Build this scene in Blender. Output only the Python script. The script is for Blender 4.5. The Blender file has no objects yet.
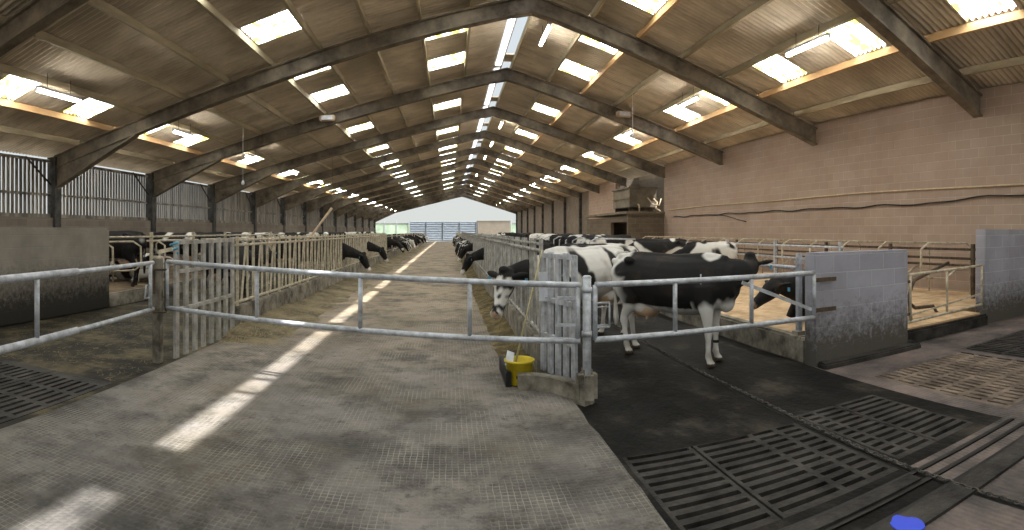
import bpy, bmesh, math, random
from mathutils import Vector, Matrix, noise
random.seed(7)
S = bpy.context.scene
C = S.collection
PI = math.pi
EYE = 1.65            # eye height above the passage floor
FOC = 545.0           # panorama: pixels per radian

# ------------------------------------------------------------------ camera
cd = bpy.data.cameras.new('camera'); cam = bpy.data.objects.new('camera', cd); C.objects.link(cam)
cd.type = 'PANO'; cd.panorama_type = 'CENTRAL_CYLINDRICAL'
cd.central_cylindrical_range_u_min = -449 / FOC; cd.central_cylindrical_range_u_max = 575 / FOC
cd.central_cylindrical_range_v_min = -299 / FOC; cd.central_cylindrical_range_v_max = 231 / FOC
cd.central_cylindrical_radius = 1.0
cd.clip_start = .05; cd.clip_end = 500
cam.location = (0, 0, EYE); cam.rotation_euler = (PI / 2, 0, 0)
S.camera = cam
# ------------------------------------------------------------------ exposure
S.view_settings.view_transform = 'Standard'; S.view_settings.look = 'None'
S.view_settings.exposure = 1.3; S.view_settings.gamma = 1.0; S.view_settings.use_curve_mapping = False
S.cycles.max_bounces = 8; S.cycles.diffuse_bounces = 6; S.cycles.sample_clamp_indirect = 6
S.cycles.use_denoising = True
# ------------------------------------------------------------------ sky
W = bpy.data.worlds.new('sky'); S.world = W; W.use_nodes = True
wn, wl = W.node_tree.nodes, W.node_tree.links
bg = wn['Background']; bg.inputs[1].default_value = 0.36
tc = wn.new('ShaderNodeTexCoord'); sx = wn.new('ShaderNodeSeparateXYZ'); rp = wn.new('ShaderNodeValToRGB')
wl.new(tc.outputs['Generated'], sx.inputs[0]); wl.new(sx.outputs['Z'], rp.inputs[0])
rp.color_ramp.elements[0].position = 0; rp.color_ramp.elements[0].color = (.80, .83, .80, 1)
rp.color_ramp.elements[1].position = .5; rp.color_ramp.elements[1].color = (.80, .90, 1.0, 1)
wl.new(rp.outputs[0], bg.inputs[0])
# ------------------------------------------------------------------ sun through the open ridge
sd = bpy.data.lights.new('sun', 'SUN'); sd.energy = 6.5; sd.angle = .012; sd.color = (1, .98, .95)
so = bpy.data.objects.new('sun', sd); C.objects.link(so)
so.rotation_euler = Vector((-4.03, 2.15, -7.5)).to_track_quat('-Z', 'Y').to_euler()
so.location = (6, -3, 14)
SKYLIGHT_POWER = 8.0
TUBE_POWER = 26.0

# ================================================================== materials
def srgb(r, g, b):
    f = lambda c: (c / 255 / 12.92) if c / 255 <= .04045 else ((c / 255 + .055) / 1.055) ** 2.4
    return (f(r), f(g), f(b), 1)

def new_mat(name, rough=.8, metal=0.0, spec=.3):
    m = bpy.data.materials.new(name); m.use_nodes = True
    b = m.node_tree.nodes['Principled BSDF']
    b.inputs['Roughness'].default_value = rough; b.inputs['Metallic'].default_value = metal
    b.inputs['Specular IOR Level'].default_value = spec
    return m, m.node_tree.nodes, m.node_tree.links, b

def coords(n, l, scale=(1, 1, 1), kind='Object'):
    tc = n.new('ShaderNodeTexCoord'); mp = n.new('ShaderNodeMapping')
    mp.inputs['Scale'].default_value = scale
    if kind == 'World':
        g = n.new('ShaderNodeNewGeometry'); l.new(g.outputs['Position'], mp.inputs[0])
    else:
        l.new(tc.outputs[kind], mp.inputs[0])
    return mp.outputs[0]

def ramp(n, l, src, stops):
    r = n.new('ShaderNodeValToRGB'); e = r.color_ramp.elements
    e[0].position, e[0].color = stops[0]; e[1].position, e[1].color = stops[-1]
    for p, c in stops[1:-1]:
        x = e.new(p); x.color = c
    l.new(src, r.inputs[0]); return r.outputs[0]

def noise_tex(n, l, vec, scale, detail=6, rough=.6):
    t = n.new('ShaderNodeTexNoise'); t.inputs['Scale'].default_value = scale
    t.inputs['Detail'].default_value = detail; t.inputs['Roughness'].default_value = rough
    l.new(vec, t.inputs['Vector']); return t.outputs['Fac']

def mix(n, l, fac, a, b, mode='MIX'):
    m = n.new('ShaderNodeMix'); m.data_type = 'RGBA'; m.blend_type = mode
    for i, v in ((0, fac), (6, a), (7, b)):
        if hasattr(v, 'links') or hasattr(v, 'is_linked'): l.new(v, m.inputs[i])
        else: m.inputs[i].default_value = v
    return m.outputs[2]

def bump(n, l, b, src, strength=.4, dist=.02):
    k = n.new('ShaderNodeBump'); k.inputs['Strength'].default_value = strength; k.inputs['Distance'].default_value = dist
    l.new(src, k.inputs['Height']); l.new(k.outputs[0], b.inputs['Normal'])

def mottled(name, c1, c2, scale=4, rough=.8, metal=0, stretch=(1, 1, 1), c3=None, bs=.3, spec=.3, kind='World', lo=.35, hi=.65):
    m, n, l, b = new_mat(name, rough, metal, spec)
    v = coords(n, l, stretch, kind)
    f = noise_tex(n, l, v, scale, 8, .65)
    st = [(lo, c1), (hi, c2)] if c3 is None else [(lo, c1), ((lo + hi) / 2, c2), (hi, c3)]
    l.new(ramp(n, l, f, st), b.inputs['Base Color'])
    f2 = noise_tex(n, l, v, scale * 7, 4, .6)
    bump(n, l, b, f2, bs, .01)
    return m

M = {}
M['galv'] = mottled('galvanised_steel', srgb(142, 145, 150), srgb(196, 201, 210), 9, .5, .25, spec=.5, bs=.15)
M['galv_old'] = mottled('weathered_galvanised_steel', srgb(150, 141, 122), srgb(206, 196, 176), 8, .65, .1, bs=.2)
M['barrier_grey'] = mottled('grey_barrier_steel', srgb(122, 120, 114), srgb(176, 174, 170), 6, .6, .1, bs=.2)
M['dark_steel'] = mottled('dirty_dark_steel', srgb(56, 48, 40), srgb(98, 84, 70), 8, .7, .2, bs=.2)
M['rafter'] = mottled('dusty_rafter', srgb(82, 76, 68), srgb(140, 129, 113), 1.8, .85, bs=.3)
M['column'] = mottled('dark_column', srgb(44, 44, 44), srgb(86, 85, 82), 2.5, .85, bs=.3)
M['purlin'] = mottled('weathered_purlin', srgb(148, 138, 116), srgb(200, 188, 160), 2.2, .8, stretch=(1, .2, 1), bs=.2)
M['orange_purlin'] = mottled('timber_purlin', srgb(196, 156, 108), srgb(222, 186, 138), 2.2, .7, stretch=(1, .2, 1), bs=.2)
M['kerb'] = mottled('limewashed_concrete', srgb(70, 66, 58), srgb(150, 144, 132), 3.2, .9, bs=.6)
M['muck'] = mottled('wet_dung_concrete', srgb(4, 4, 4), srgb(22, 20, 18), 2.2, .75, c3=srgb(62, 57, 50), bs=1.2, spec=.15, stretch=(1, .6, 1), lo=.38, hi=.7)
M['muck_straw'] = mottled('dung_and_straw', srgb(12, 11, 9), srgb(46, 42, 32), 1.5, .85, c3=srgb(96, 88, 66), bs=.9)
M['slat'] = mottled('dark_concrete_slat', srgb(20, 19, 19), srgb(66, 63, 60), 3, .7, bs=.9, spec=.2)
M['slat_brown'] = mottled('brown_concrete_slat', srgb(66, 57, 50), srgb(124, 110, 98), 3, .75, bs=.5)
M['pit'] = mottled('slurry_pit', srgb(6, 6, 6), srgb(16, 15, 14), 3, .5)
M['sand'] = mottled('sawdust_bedding', srgb(168, 140, 108), srgb(214, 186, 150), 3, .9, bs=.5)
M['bed_dull'] = mottled('dull_bedding', srgb(70, 60, 48), srgb(132, 114, 90), 2, .9, bs=.5)
M['silage'] = mottled('silage', srgb(66, 60, 46), srgb(108, 98, 76), 1.6, .95, c3=srgb(134, 122, 98), bs=.9)
M['silage_dark'] = mottled('dark_silage', srgb(44, 38, 24), srgb(92, 80, 50), 4, .95, c3=srgb(128, 112, 74), bs=.9)
M['strand_l'] = mottled('dry_straw', srgb(122, 110, 82), srgb(160, 144, 110), 8, .8)
M['strand_d'] = mottled('damp_straw', srgb(74, 66, 46), srgb(120, 108, 78), 8, .8)
M['tank'] = mottled('grimy_tank', srgb(86, 78, 66), srgb(122, 112, 96), 1.5, .7, bs=.2)
M['black_rubber'] = mottled('black_rubber', srgb(18, 18, 18), srgb(34, 34, 34), 6, .6)
M['yellow'] = mottled('yellow_plastic', srgb(186, 160, 30), srgb(222, 200, 48), 6, .45, spec=.5, bs=.1)
M['white_plastic'] = mottled('white_plastic', srgb(196, 200, 206), srgb(222, 226, 232), 6, .5, bs=.1)
M['blue'] = mottled('blue_plastic', srgb(60, 120, 150), srgb(96, 168, 200), 8, .5, bs=.1)
M['chain'] = mottled('mucky_chain', srgb(30, 29, 28), srgb(104, 100, 95), 20, .6, .3, bs=.2)
M['cable'] = mottled('black_cable', srgb(20, 19, 18), srgb(40, 38, 36), 8, .6)
M['conduit'] = mottled('pale_conduit', srgb(180, 160, 132), srgb(204, 184, 156), 8, .6, bs=.1)
M['board'] = mottled('weathered_board', srgb(76, 74, 72), srgb(146, 140, 130), 3, .85, stretch=(1, 1, .15), bs=.3)
M['stick'] = mottled('pale_wood', srgb(164, 152, 112), srgb(196, 186, 146), 8, .7, bs=.1)
M['sheet_blue'] = mottled('grey_blue_sheet', srgb(104, 114, 124), srgb(128, 138, 148), 1, .7, stretch=(1, 1, 4), bs=.1)
M['sheet_tan'] = mottled('tan_sheet', srgb(136, 128, 116), srgb(150, 142, 130), 1, .8, bs=.1)
M['netting'] = mottled('green_netting', srgb(138, 160, 138), srgb(176, 194, 174), .6, .9, bs=.1)
M['field'] = mottled('distant_field', srgb(120, 142, 100), srgb(160, 180, 136), .1, .9, bs=.1)
M['yard'] = mottled('yard_concrete', srgb(130, 124, 112), srgb(160, 152, 140), .5, .9, bs=.2)
M['hoof'] = mottled('hoof', srgb(60, 50, 40), srgb(96, 84, 66), 20, .6, kind='Object')

def block_mat(name, axis, cols, mortar, dirt, top=None):
    m, n, l, b = new_mat(name, .88)
    g = n.new('ShaderNodeNewGeometry'); s = n.new('ShaderNodeSeparateXYZ'); c = n.new('ShaderNodeCombineXYZ')
    l.new(g.outputs['Position'], s.inputs[0]); l.new(s.outputs[axis], c.inputs[0]); l.new(s.outputs['Z'], c.inputs[1])
    t = n.new('ShaderNodeTexBrick'); l.new(c.outputs[0], t.inputs['Vector'])
    t.inputs['Scale'].default_value = 1; t.inputs['Brick Width'].default_value = .45; t.inputs['Row Height'].default_value = .225
    t.inputs['Mortar Size'].default_value = .008; t.inputs['Mortar Smooth'].default_value = .3
    t.inputs['Color1'].default_value = cols[0]; t.inputs['Color2'].default_value = cols[1]; t.inputs['Mortar'].default_value = mortar
    f = noise_tex(n, l, g.outputs['Position'], .9, 8, .65)
    col = mix(n, l, ramp(n, l, f, [(.4, (0, 0, 0, 1)), (.7, (.55, .55, .55, 1))]), t.outputs['Color'], dirt)
    # splash stains low on the wall (dung thrown up from the floor)
    if top:
        top = top
        z = n.new('ShaderNodeMapRange'); z.inputs['From Min'].default_value = top; z.inputs['From Max'].default_value = top * .3
        a = n.new('ShaderNodeMath'); a.operation = 'ADD'
        f3 = noise_tex(n, l, g.outputs['Position'], 11, 10, .8)
        k = n.new('ShaderNodeMath'); k.operation = 'MULTIPLY_ADD'; k.inputs[1].default_value = 1.5; k.inputs[2].default_value = -.75
        l.new(f3, k.inputs[0]); l.new(s.outputs['Z'], a.inputs[0]); l.new(k.outputs[0], a.inputs[1]); l.new(a.outputs[0], z.inputs['Value'])
        col = mix(n, l, z.outputs[0], col, srgb(80, 77, 72) if top < 1 else srgb(42, 39, 35))
    l.new(col, b.inputs['Base Color'])
    f2 = noise_tex(n, l, g.outputs['Position'], 30, 4)
    k2 = n.new('ShaderNodeMath'); k2.operation = 'MULTIPLY_ADD'; k2.inputs[1].default_value = .3
    inv = n.new('ShaderNodeMath'); inv.operation = 'SUBTRACT'; inv.inputs[0].default_value = 1; l.new(t.outputs['Fac'], inv.inputs[1])
    l.new(f2, k2.inputs[0]); l.new(inv.outputs[0], k2.inputs[2])
    bump(n, l, b, k2.outputs[0], .5, .01)
    return m
M['wall_block'] = block_mat('painted_blockwork', 'Y', (srgb(164, 146, 132), srgb(154, 136, 124)), srgb(184, 168, 152), srgb(142, 120, 106))
M['hut_block_x'] = block_mat('grey_blockwork_front', 'X', (srgb(108, 98, 84), srgb(96, 86, 74)), srgb(120, 110, 94), srgb(80, 70, 60))
M['hut_block_y'] = block_mat('grey_blockwork_side', 'Y', (srgb(108, 98, 84), srgb(96, 86, 74)), srgb(120, 110, 94), srgb(80, 70, 60))
M['pier_x'] = block_mat('limewashed_blockwork', 'X', (srgb(164, 164, 176), srgb(154, 154, 166)), srgb(174, 174, 184), srgb(120, 118, 120), top=.75)
M['concrete_wall'] = block_mat('stained_concrete', 'Y', (srgb(140, 134, 126), srgb(136, 130, 121)), srgb(137, 131, 123), srgb(88, 82, 74), top=1.05)
M['wall_low'] = block_mat('dark_blockwork', 'Y', (srgb(122, 114, 104), srgb(110, 102, 94)), srgb(128, 120, 110), srgb(90, 82, 74))

def roof_mat():
    m, n, l, b = new_mat('fibre_cement_sheet', .9, 0, .2)
    v = coords(n, l, (.25, 1, .25), 'World')
    f = noise_tex(n, l, v, 3.2, 8, .7)
    v2 = coords(n, l, (1, 1, 1), 'World'); f2 = noise_tex(n, l, v2, .35, 5, .6)
    col = ramp(n, l, f, [(.3, srgb(190, 178, 158)), (.5, srgb(226, 214, 194)), (.72, srgb(242, 232, 214))])
    col = mix(n, l, ramp(n, l, f2, [(.42, (0, 0, 0, 1)), (.66, (.8, .8, .8, 1))]), col, srgb(160, 150, 132))
    # corrugation shade painted into the colour, darker along the upper flutes
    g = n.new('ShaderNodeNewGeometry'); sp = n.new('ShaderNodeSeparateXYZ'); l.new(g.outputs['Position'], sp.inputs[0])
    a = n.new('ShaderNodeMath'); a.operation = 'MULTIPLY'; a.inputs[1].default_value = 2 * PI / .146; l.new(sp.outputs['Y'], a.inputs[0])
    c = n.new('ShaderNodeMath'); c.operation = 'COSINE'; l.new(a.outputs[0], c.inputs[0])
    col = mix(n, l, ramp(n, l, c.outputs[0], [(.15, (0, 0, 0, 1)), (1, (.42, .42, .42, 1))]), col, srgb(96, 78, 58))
    l.new(col, b.inputs['Base Color']); return m
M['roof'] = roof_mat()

def floor_mat():
    m, n, l, b = new_mat('grooved_passage_concrete', .75, 0, .35)
    g = n.new('ShaderNodeNewGeometry'); P = g.outputs['Position']
    f = noise_tex(n, l, P, .55, 9, .68)
    col = ramp(n, l, f, [(.36, srgb(54, 52, 50)), (.5, srgb(104, 100, 96)), (.66, srgb(136, 130, 124))])
    # dry dust of feed further down the passage
    s = n.new('ShaderNodeSeparateXYZ'); l.new(P, s.inputs[0])
    mr = n.new('ShaderNodeMapRange'); mr.inputs['From Min'].default_value = 4.5; mr.inputs['From Max'].default_value = 13
    ad = n.new('ShaderNodeMath'); ad.operation = 'MULTIPLY_ADD'; ad.inputs[1].default_value = 8; ad.inputs[2].default_value = -4
    l.new(noise_tex(n, l, P, .9, 6, .6), ad.inputs[0])
    sm = n.new('ShaderNodeMath'); sm.operation = 'ADD'; l.new(ad.outputs[0], sm.inputs[0]); l.new(s.outputs['Y'], sm.inputs[1]); l.new(sm.outputs[0], mr.inputs['Value'])
    col = mix(n, l, mr.outputs[0], col, srgb(142, 127, 106))
    # dark damp stains
    f3 = noise_tex(n, l, P, .95, 12, .82)
    col = mix(n, l, ramp(n, l, f3, [(.47, (0, 0, 0, 1)), (.6, (.85, .85, .85, 1))]), col, srgb(46, 44, 38))
    f5 = noise_tex(n, l, P, 9, 6, .7)
    col = mix(n, l, ramp(n, l, f5, [(.58, (0, 0, 0, 1)), (.7, (.8, .8, .8, 1))]), col, srgb(40, 37, 32))
    f6 = noise_tex(n, l, P, .7, 4, .6)
    col = mix(n, l, ramp(n, l, f6, [(.5, (0, 0, 0, 1)), (.68, (.5, .5, .5, 1))]), col, srgb(96, 86, 66))
    # pale scrape lines of the tamped grid
    w1 = n.new('ShaderNodeTexWave'); w1.bands_direction = 'X'; w1.inputs['Scale'].default_value = 7.3; w1.inputs['Distortion'].default_value = 1.6; l.new(P, w1.inputs[0])
    w2 = n.new('ShaderNodeTexWave'); w2.bands_direction = 'Y'; w2.inputs['Scale'].default_value = 7.3; w2.inputs['Distortion'].default_value = 1.6; l.new(P, w2.inputs[0])
    mx = n.new('ShaderNodeMath'); mx.operation = 'MAXIMUM'; l.new(w1.outputs['Fac'], mx.inputs[0]); l.new(w2.outputs['Fac'], mx.inputs[1])
    ln = ramp(n, l, mx.outputs[0], [(.93, (0, 0, 0, 1)), (.99, (1, 1, 1, 1))])
    f4 = ramp(n, l, noise_tex(n, l, P, 1.7, 6, .7), [(.44, (0, 0, 0, 1)), (.66, (.6, .6, .6, 1))])
    col = mix(n, l, mix(n, l, 1.0, ln, f4, 'MULTIPLY'), col, srgb(166, 160, 150))
    l.new(col, b.inputs['Base Color'])
    hh = n.new('ShaderNodeMath'); hh.operation = 'MULTIPLY_ADD'; hh.inputs[1].default_value = -.5
    l.new(mx.outputs[0], hh.inputs[0]); l.new(noise_tex(n, l, P, 14, 6, .7), hh.inputs[2])
    bump(n, l, b, hh.outputs[0], .45, .015)
    return m
M['passage'] = floor_mat()

def yard_mat():
    m, n, l, b = new_mat('brown_grooved_concrete', .7, 0, .4)
    g = n.new('ShaderNodeNewGeometry'); P = g.outputs['Position']
    col = ramp(n, l, noise_tex(n, l, P, 1.3, 9, .7), [(.34, srgb(34, 32, 32)), (.5, srgb(84, 76, 74)), (.68, srgb(122, 108, 102))])
    l.new(col, b.inputs['Base Color'])
    w1 = n.new('ShaderNodeTexWave'); w1.bands_direction = 'X'; w1.inputs['Scale'].default_value = 7; l.new(P, w1.inputs[0])
    bump(n, l, b, w1.outputs['Fac'], .35, .012); return m
M['crossing'] = yard_mat()

def emit_mat(name, c1, c2, power, scale=6, c3=None):
    m = bpy.data.materials.new(name); m.use_nodes = True; n, l = m.node_tree.nodes, m.node_tree.links
    n.remove(n['Principled BSDF'])
    e = n.new('ShaderNodeEmission'); e.inputs[1].default_value = power
    v = coords(n, l, (1, 1, 1), 'World')
    st = [(.44, c1), (.56, c2)] if c3 is None else [(.35, c3), (.52, c1), (.66, c2)]
    l.new(ramp(n, l, noise_tex(n, l, v, scale, 5, .6), st), e.inputs[0])
    l.new(e.outputs[0], n['Material Output'].inputs[0]); return m
M['skylight'] = emit_mat('translucent_skylight', (.89, .91, 1.0, 1), (.20, .20, .03, 1), SKYLIGHT_POWER, 3.2)
M['ridge_sheet'] = emit_mat('ridge_sheet', (.86, .92, 1, 1), (.8, .86, 1, 1), 1.4, 3)
M['ridge_glow'] = emit_mat('tube_glow', (1, .93, .82, 1), (1, .93, .82, 1), TUBE_POWER)
M['bulb'] = emit_mat('bulb_glow', (1, .85, .6, 1), (1, .85, .6, 1), 8)

def coat_mat():
    m, n, l, b = new_mat('cow_hide', .75, 0, .25)
    a = n.new('ShaderNodeVertexColor'); a.layer_name = 'coat'
    v = coords(n, l); f = noise_tex(n, l, v, 3.5, 6, .6)
    col = mix(n, l, ramp(n, l, f, [(.52, (0, 0, 0, 1)), (.75, (.35, .35, .35, 1))]), a.outputs[0], srgb(84, 68, 50))
    l.new(mix(n, l, .0, col, a.outputs[0]), b.inputs['Base Color'])
    bump(n, l, b, noise_tex(n, l, v, 60, 3), .15, .004); return m
M['coat'] = coat_mat()
M['eye'] = mottled('eye', (.005, .005, .005, 1), (.01, .01, .01, 1), 3, .15, spec=.8)
M['puddle'] = new_mat('painted_blue_reflection', .12, 0, .6)[0]
M['puddle'].node_tree.nodes['Principled BSDF'].inputs['Base Color'].default_value = srgb(70, 92, 222)  # blue reflection painted on as the water's base colour

# ================================================================== mesh helpers
class MB:
    def __init__(s): s.v = []; s.f = []; s.m = []; s.sm = []
    def add(s, vs, fs, mi=0, smooth=False):
        o = len(s.v); s.v += [tuple(v) for v in vs]
        for f in fs: s.f.append([i + o for i in f]); s.m.append(mi); s.sm.append(smooth)
        return s
    def box(s, x0, x1, y0, y1, z0, z1, mi=0, bev=0.0):
        if bev > 0:
            b = bev; bm = bmesh.new(); bmesh.ops.create_cube(bm, size=1)
            bmesh.ops.scale(bm, vec=(x1 - x0, y1 - y0, z1 - z0), verts=bm.verts)
            bmesh.ops.bevel(bm, geom=bm.edges[:], offset=b, segments=2, affect='EDGES')
            bmesh.ops.translate(bm, vec=((x0 + x1) / 2, (y0 + y1) / 2, (z0 + z1) / 2), verts=bm.verts)
            bm.verts.index_update()
            s.add([v.co[:] for v in bm.verts], [[v.index for v in f.verts] for f in bm.faces], mi); bm.free(); return s
        vs = [(x, y, z) for z in (z0, z1) for y in (y0, y1) for x in (x0, x1)]
        return s.add(vs, [(0, 2, 3, 1), (4, 5, 7, 6), (0, 1, 5, 4), (2, 6, 7, 3), (0, 4, 6, 2), (1, 3, 7, 5)], mi)
    def bar(s, a, b, w, h, up=(0, 0, 1), mi=0):
        """rectangular bar from a to b, w across, h along up"""
        a, b = Vector(a), Vector(b); d = (b - a).normalized(); up = Vector(up)
        side = d.cross(up)
        if side.length < 1e-4: side = d.cross(Vector((1, 0, 0)))
        side.normalize(); u = side.cross(d).normalized()
        vs = [p + side * w / 2 * i + u * h / 2 * j for p in (a, b) for i, j in ((-1, -1), (1, -1), (1, 1), (-1, 1))]
        return s.add(vs, [(0, 1, 2, 3), (7, 6, 5, 4), (0, 4, 5, 1), (1, 5, 6, 2), (2, 6, 7, 3), (3, 7, 4, 0)], mi)
    def tube(s, pts, r, n=10, mi=0, cap=True):
        pts = [Vector(p) for p in pts]; k = len(pts); rs = r if isinstance(r, (list, tuple)) else [r] * k
        prev = None; vs = []
        for i, p in enumerate(pts):
            d = (pts[min(i + 1, k - 1)] - pts[max(i - 1, 0)]).normalized()
            if prev is None:
                prev = d.cross(Vector((0, 0, 1))) if abs(d.z) < .95 else d.cross(Vector((1, 0, 0)))
            u = (prev - d * prev.dot(d)).normalized(); prev = u; w = d.cross(u)
            for j in range(n):
                a = 2 * PI * j / n; vs.append(p + (u * math.cos(a) + w * math.sin(a)) * rs[i])
        fs = [(i * n + j, i * n + (j + 1) % n, (i + 1) * n + (j + 1) % n, (i + 1) * n + j) for i in range(k - 1) for j in range(n)]
        s.add(vs, fs, mi, True)
        if cap:
            o = len(s.v) - len(vs)
            s.f.append([o + j for j in range(n)][::-1]); s.m.append(mi); s.sm.append(False)
            s.f.append([o + (k - 1) * n + j for j in range(n)]); s.m.append(mi); s.sm.append(False)
        return s
    def lathe(s, prof, c=(0, 0, 0), n=28, mi=0):
        vs = [(c[0] + r * math.cos(2 * PI * j / n), c[1] + r * math.sin(2 * PI * j / n), c[2] + z) for r, z in prof for j in range(n)]
        fs = [(i * n + j, i * n + (j + 1) % n, (i + 1) * n + (j + 1) % n, (i + 1) * n + j) for i in range(len(prof) - 1) for j in range(n)]
        return s.add(vs, fs, mi, True)
    def prism(s, poly, axis, t0, t1, mi=0):
        """extrude a 2-D polygon; axis 'y': poly is (x,z); 'x': (y,z); 'z': (x,y)"""
        f = {'y': lambda p, t: (p[0], t, p[1]), 'x': lambda p, t: (t, p[0], p[1]), 'z': lambda p, t: (p[0], p[1], t)}[axis]
        k = len(poly)
        return s.add([f(p, t) for t in (t0, t1) for p in poly],
                     [list(range(k))[::-1], list(range(k, 2 * k))] + [(i, (i + 1) % k, k + (i + 1) % k, k + i) for i in range(k)], mi)
    def build(s, name, mat, parent=None, loc=None, props=None):
        me = bpy.data.meshes.new(name); v = s.v
        if loc is not None: v = [(a - loc[0], b - loc[1], c - loc[2]) for a, b, c in v]
        me.from_pydata(v, [], s.f)
        for mm in (mat if isinstance(mat, (list, tuple)) else [mat]): me.materials.append(M[mm] if isinstance(mm, str) else mm)
        me.polygons.foreach_set('material_index', s.m); me.polygons.foreach_set('use_smooth', s.sm)
        me.update()
        bm = bmesh.new(); bm.from_mesh(me); bmesh.ops.recalc_face_normals(bm, faces=bm.faces); bm.to_mesh(me); bm.free()
        o = bpy.data.objects.new(name, me); C.objects.link(o)
        if loc is not None and parent is None: o.location = loc
        if parent is not None: o.parent = parent
        for k_, v_ in (props or {}).items(): o[k_] = v_
        return o

def tag(o, label, cat, group=None, kind=None):
    o['label'] = label; o['category'] = cat
    if group: o['group'] = group
    if kind: o['kind'] = kind
    return o
def empty(name, loc, label, cat, group=None, rz=0):
    o = bpy.data.objects.new(name, None); C.objects.link(o); o.location = loc; o.rotation_euler.z = rz; o.empty_display_size = .2
    return tag(o, label, cat, group)
def struct(mb, name, mat, loc=None):
    o = mb.build(name, mat, loc=loc); o['kind'] = 'structure'; return o
def copy_tree(o, parent=None):
    c = o.copy(); C.objects.link(c)
    if parent is not None: c.parent = parent
    for ch in o.children: copy_tree(ch, c)
    return c

# ================================================================== the building
Y0, Y1 = -10.73, 85.27
RX = 2.05; XL, XR = -11.75, 10.54
RAF = [1.27 + 6 * k for k in range(-2, 15)]
def ztop(x): return EYE + 5.78 - (.245 * (RX - x) if x < RX else .306 * (x - RX))
def zsheet(x): return ztop(x) + .16

# purlin lines
PL = [.55 - 1.25 * k for k in range(10)]           # left slope  .55 ... -10.7
PRX = [3.55 + 1.24 * k for k in range(6)]          # right slope 3.55 ... 9.75
SKY_L = [1, 4, 7]    # between purlins k-1 and k (index of lower purlin)
sky_cells = []
for k in (1, 4, 8): sky_cells.append((PL[k] + .06, PL[k - 1] - .06))
for k in (1, 4): sky_cells.append((PRX[k - 1] + .06, PRX[k] - .06))
SLOT0, SLOT1 = RX - .17, RX + .17
def sky_y(i):
    y = RAF[i]; return [(y + .85, y + 1.85), (y + 3.65, y + 4.75)]

def corr(y): return .036 * math.cos(2 * PI * y / .146)
def roof_side(xs, name):
    ys = []; y = Y0 - .5
    while y < Y1 + .5: ys.append(y); y += .0365
    allsky = [sy for i in range(len(RAF) - 1) for sy in sky_y(i)]
    mb = MB(); vs = []
    nx = len(xs)
    for y in ys:
        c = corr(y)
        for x in xs: vs.append((x, y, zsheet(x) + .03 + c))
    fs = []
    hole_x = [any(a - 1e-6 <= xs[j] and xs[j + 1] <= b + 1e-6 for a, b in sky_cells) for j in range(nx - 1)]
    si = 0
    for i in range(len(ys) - 1):
        ym = (ys[i] + ys[i + 1]) / 2; inh = any(a < ym < b for a, b in allsky)
        for j in range(nx - 1):
            if inh and hole_x[j]: continue
            fs.append((i * nx + j, i * nx + j + 1, (i + 1) * nx + j + 1, (i + 1) * nx + j))
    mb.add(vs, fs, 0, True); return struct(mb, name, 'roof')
xs_l = sorted(set([XL - .5] + PL + [e for c in sky_cells if c[1] < RX for e in c] + [SLOT0]))
xs_r = sorted(set([SLOT1] + PRX + [e for c in sky_cells if c[0] > RX for e in c] + [XR + .5]))
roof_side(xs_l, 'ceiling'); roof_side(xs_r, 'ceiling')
# sheet laps (a second thickness of sheet at each row of fixings)
# skylight sheets
wi = 1
for i in range(len(RAF) - 1):
    for a, b in sky_y(i):
        for x0, x1 in sky_cells:
            mb = MB(); vs = []; n_ = int((b - a) / .0365) + 1
            for q in range(n_ + 1):
                y = a - .02 + (b - a + .04) * q / n_
                for x in (x0 - .03, x1 + .03): vs.append((x, y, zsheet(x) + .045 + corr(y)))
            mb.add(vs, [(2 * q, 2 * q + 1, 2 * q + 3, 2 * q + 2) for q in range(n_)], 0, True)
            struct(mb, 'window_%d' % wi, 'skylight'); wi += 1
# ridge: upstands either side of the open slot and straps across it
for x, sgn in ((SLOT0 - .03, -1), (SLOT1 + .03, 1)):
    struct(MB().box(x - .02, x + .02, Y0 - .5, Y1 + .5, zsheet(RX) - .1, zsheet(RX) + .12), 'trim_%d' % (1 if sgn < 0 else 2), 'purlin')
n = 3
for y in (2.97, 3.5):
    struct(MB().box(SLOT0 - .05, SLOT1 + .05, y - .04, y + .04, zsheet(RX) + .1, zsheet(RX) + .14), 'trim_%d' % n, 'rafter'); n += 1
struct(MB().box(SLOT0 - .05, SLOT1 + .05, 9.9, 10.3, zsheet(RX) + .1, zsheet(RX) + .13), 'trim_%d' % n, 'roof'); n += 1
for y in RAF:
    struct(MB().box(SLOT0 - .05, SLOT1 + .05, y - .68, y + .12, zsheet(RX) + .12, zsheet(RX) + .15), 'trim_%d' % n, 'roof'); n += 1
for k in range(len(RAF) - 1):      # translucent ridge sheet beside the slot
    struct(MB().box(SLOT0 - .26, SLOT0 - .06, RAF[k] + .2, RAF[k + 1] - .2, zsheet(RX) - .13, zsheet(RX) - .12), 'window_%d' % wi, 'ridge_sheet'); wi += 1
# purlins, one per bay and line
for k, x in enumerate(PL + PRX):
    left = x < RX; orange = (left and k in (8,)) or ((not left) and abs(x - PRX[1]) < .01) or ((not left) and abs(x - PRX[4]) < .01)
    for i in range(len(RAF) - 1):
        z = ztop(x)
        struct(MB().box(x - .035, x + .035, RAF[i] - .02 + (.04), RAF[i + 1] + .02 - .04, z + .005, z + .165), 'purlin', 'orange_purlin' if orange else 'purlin')
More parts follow.
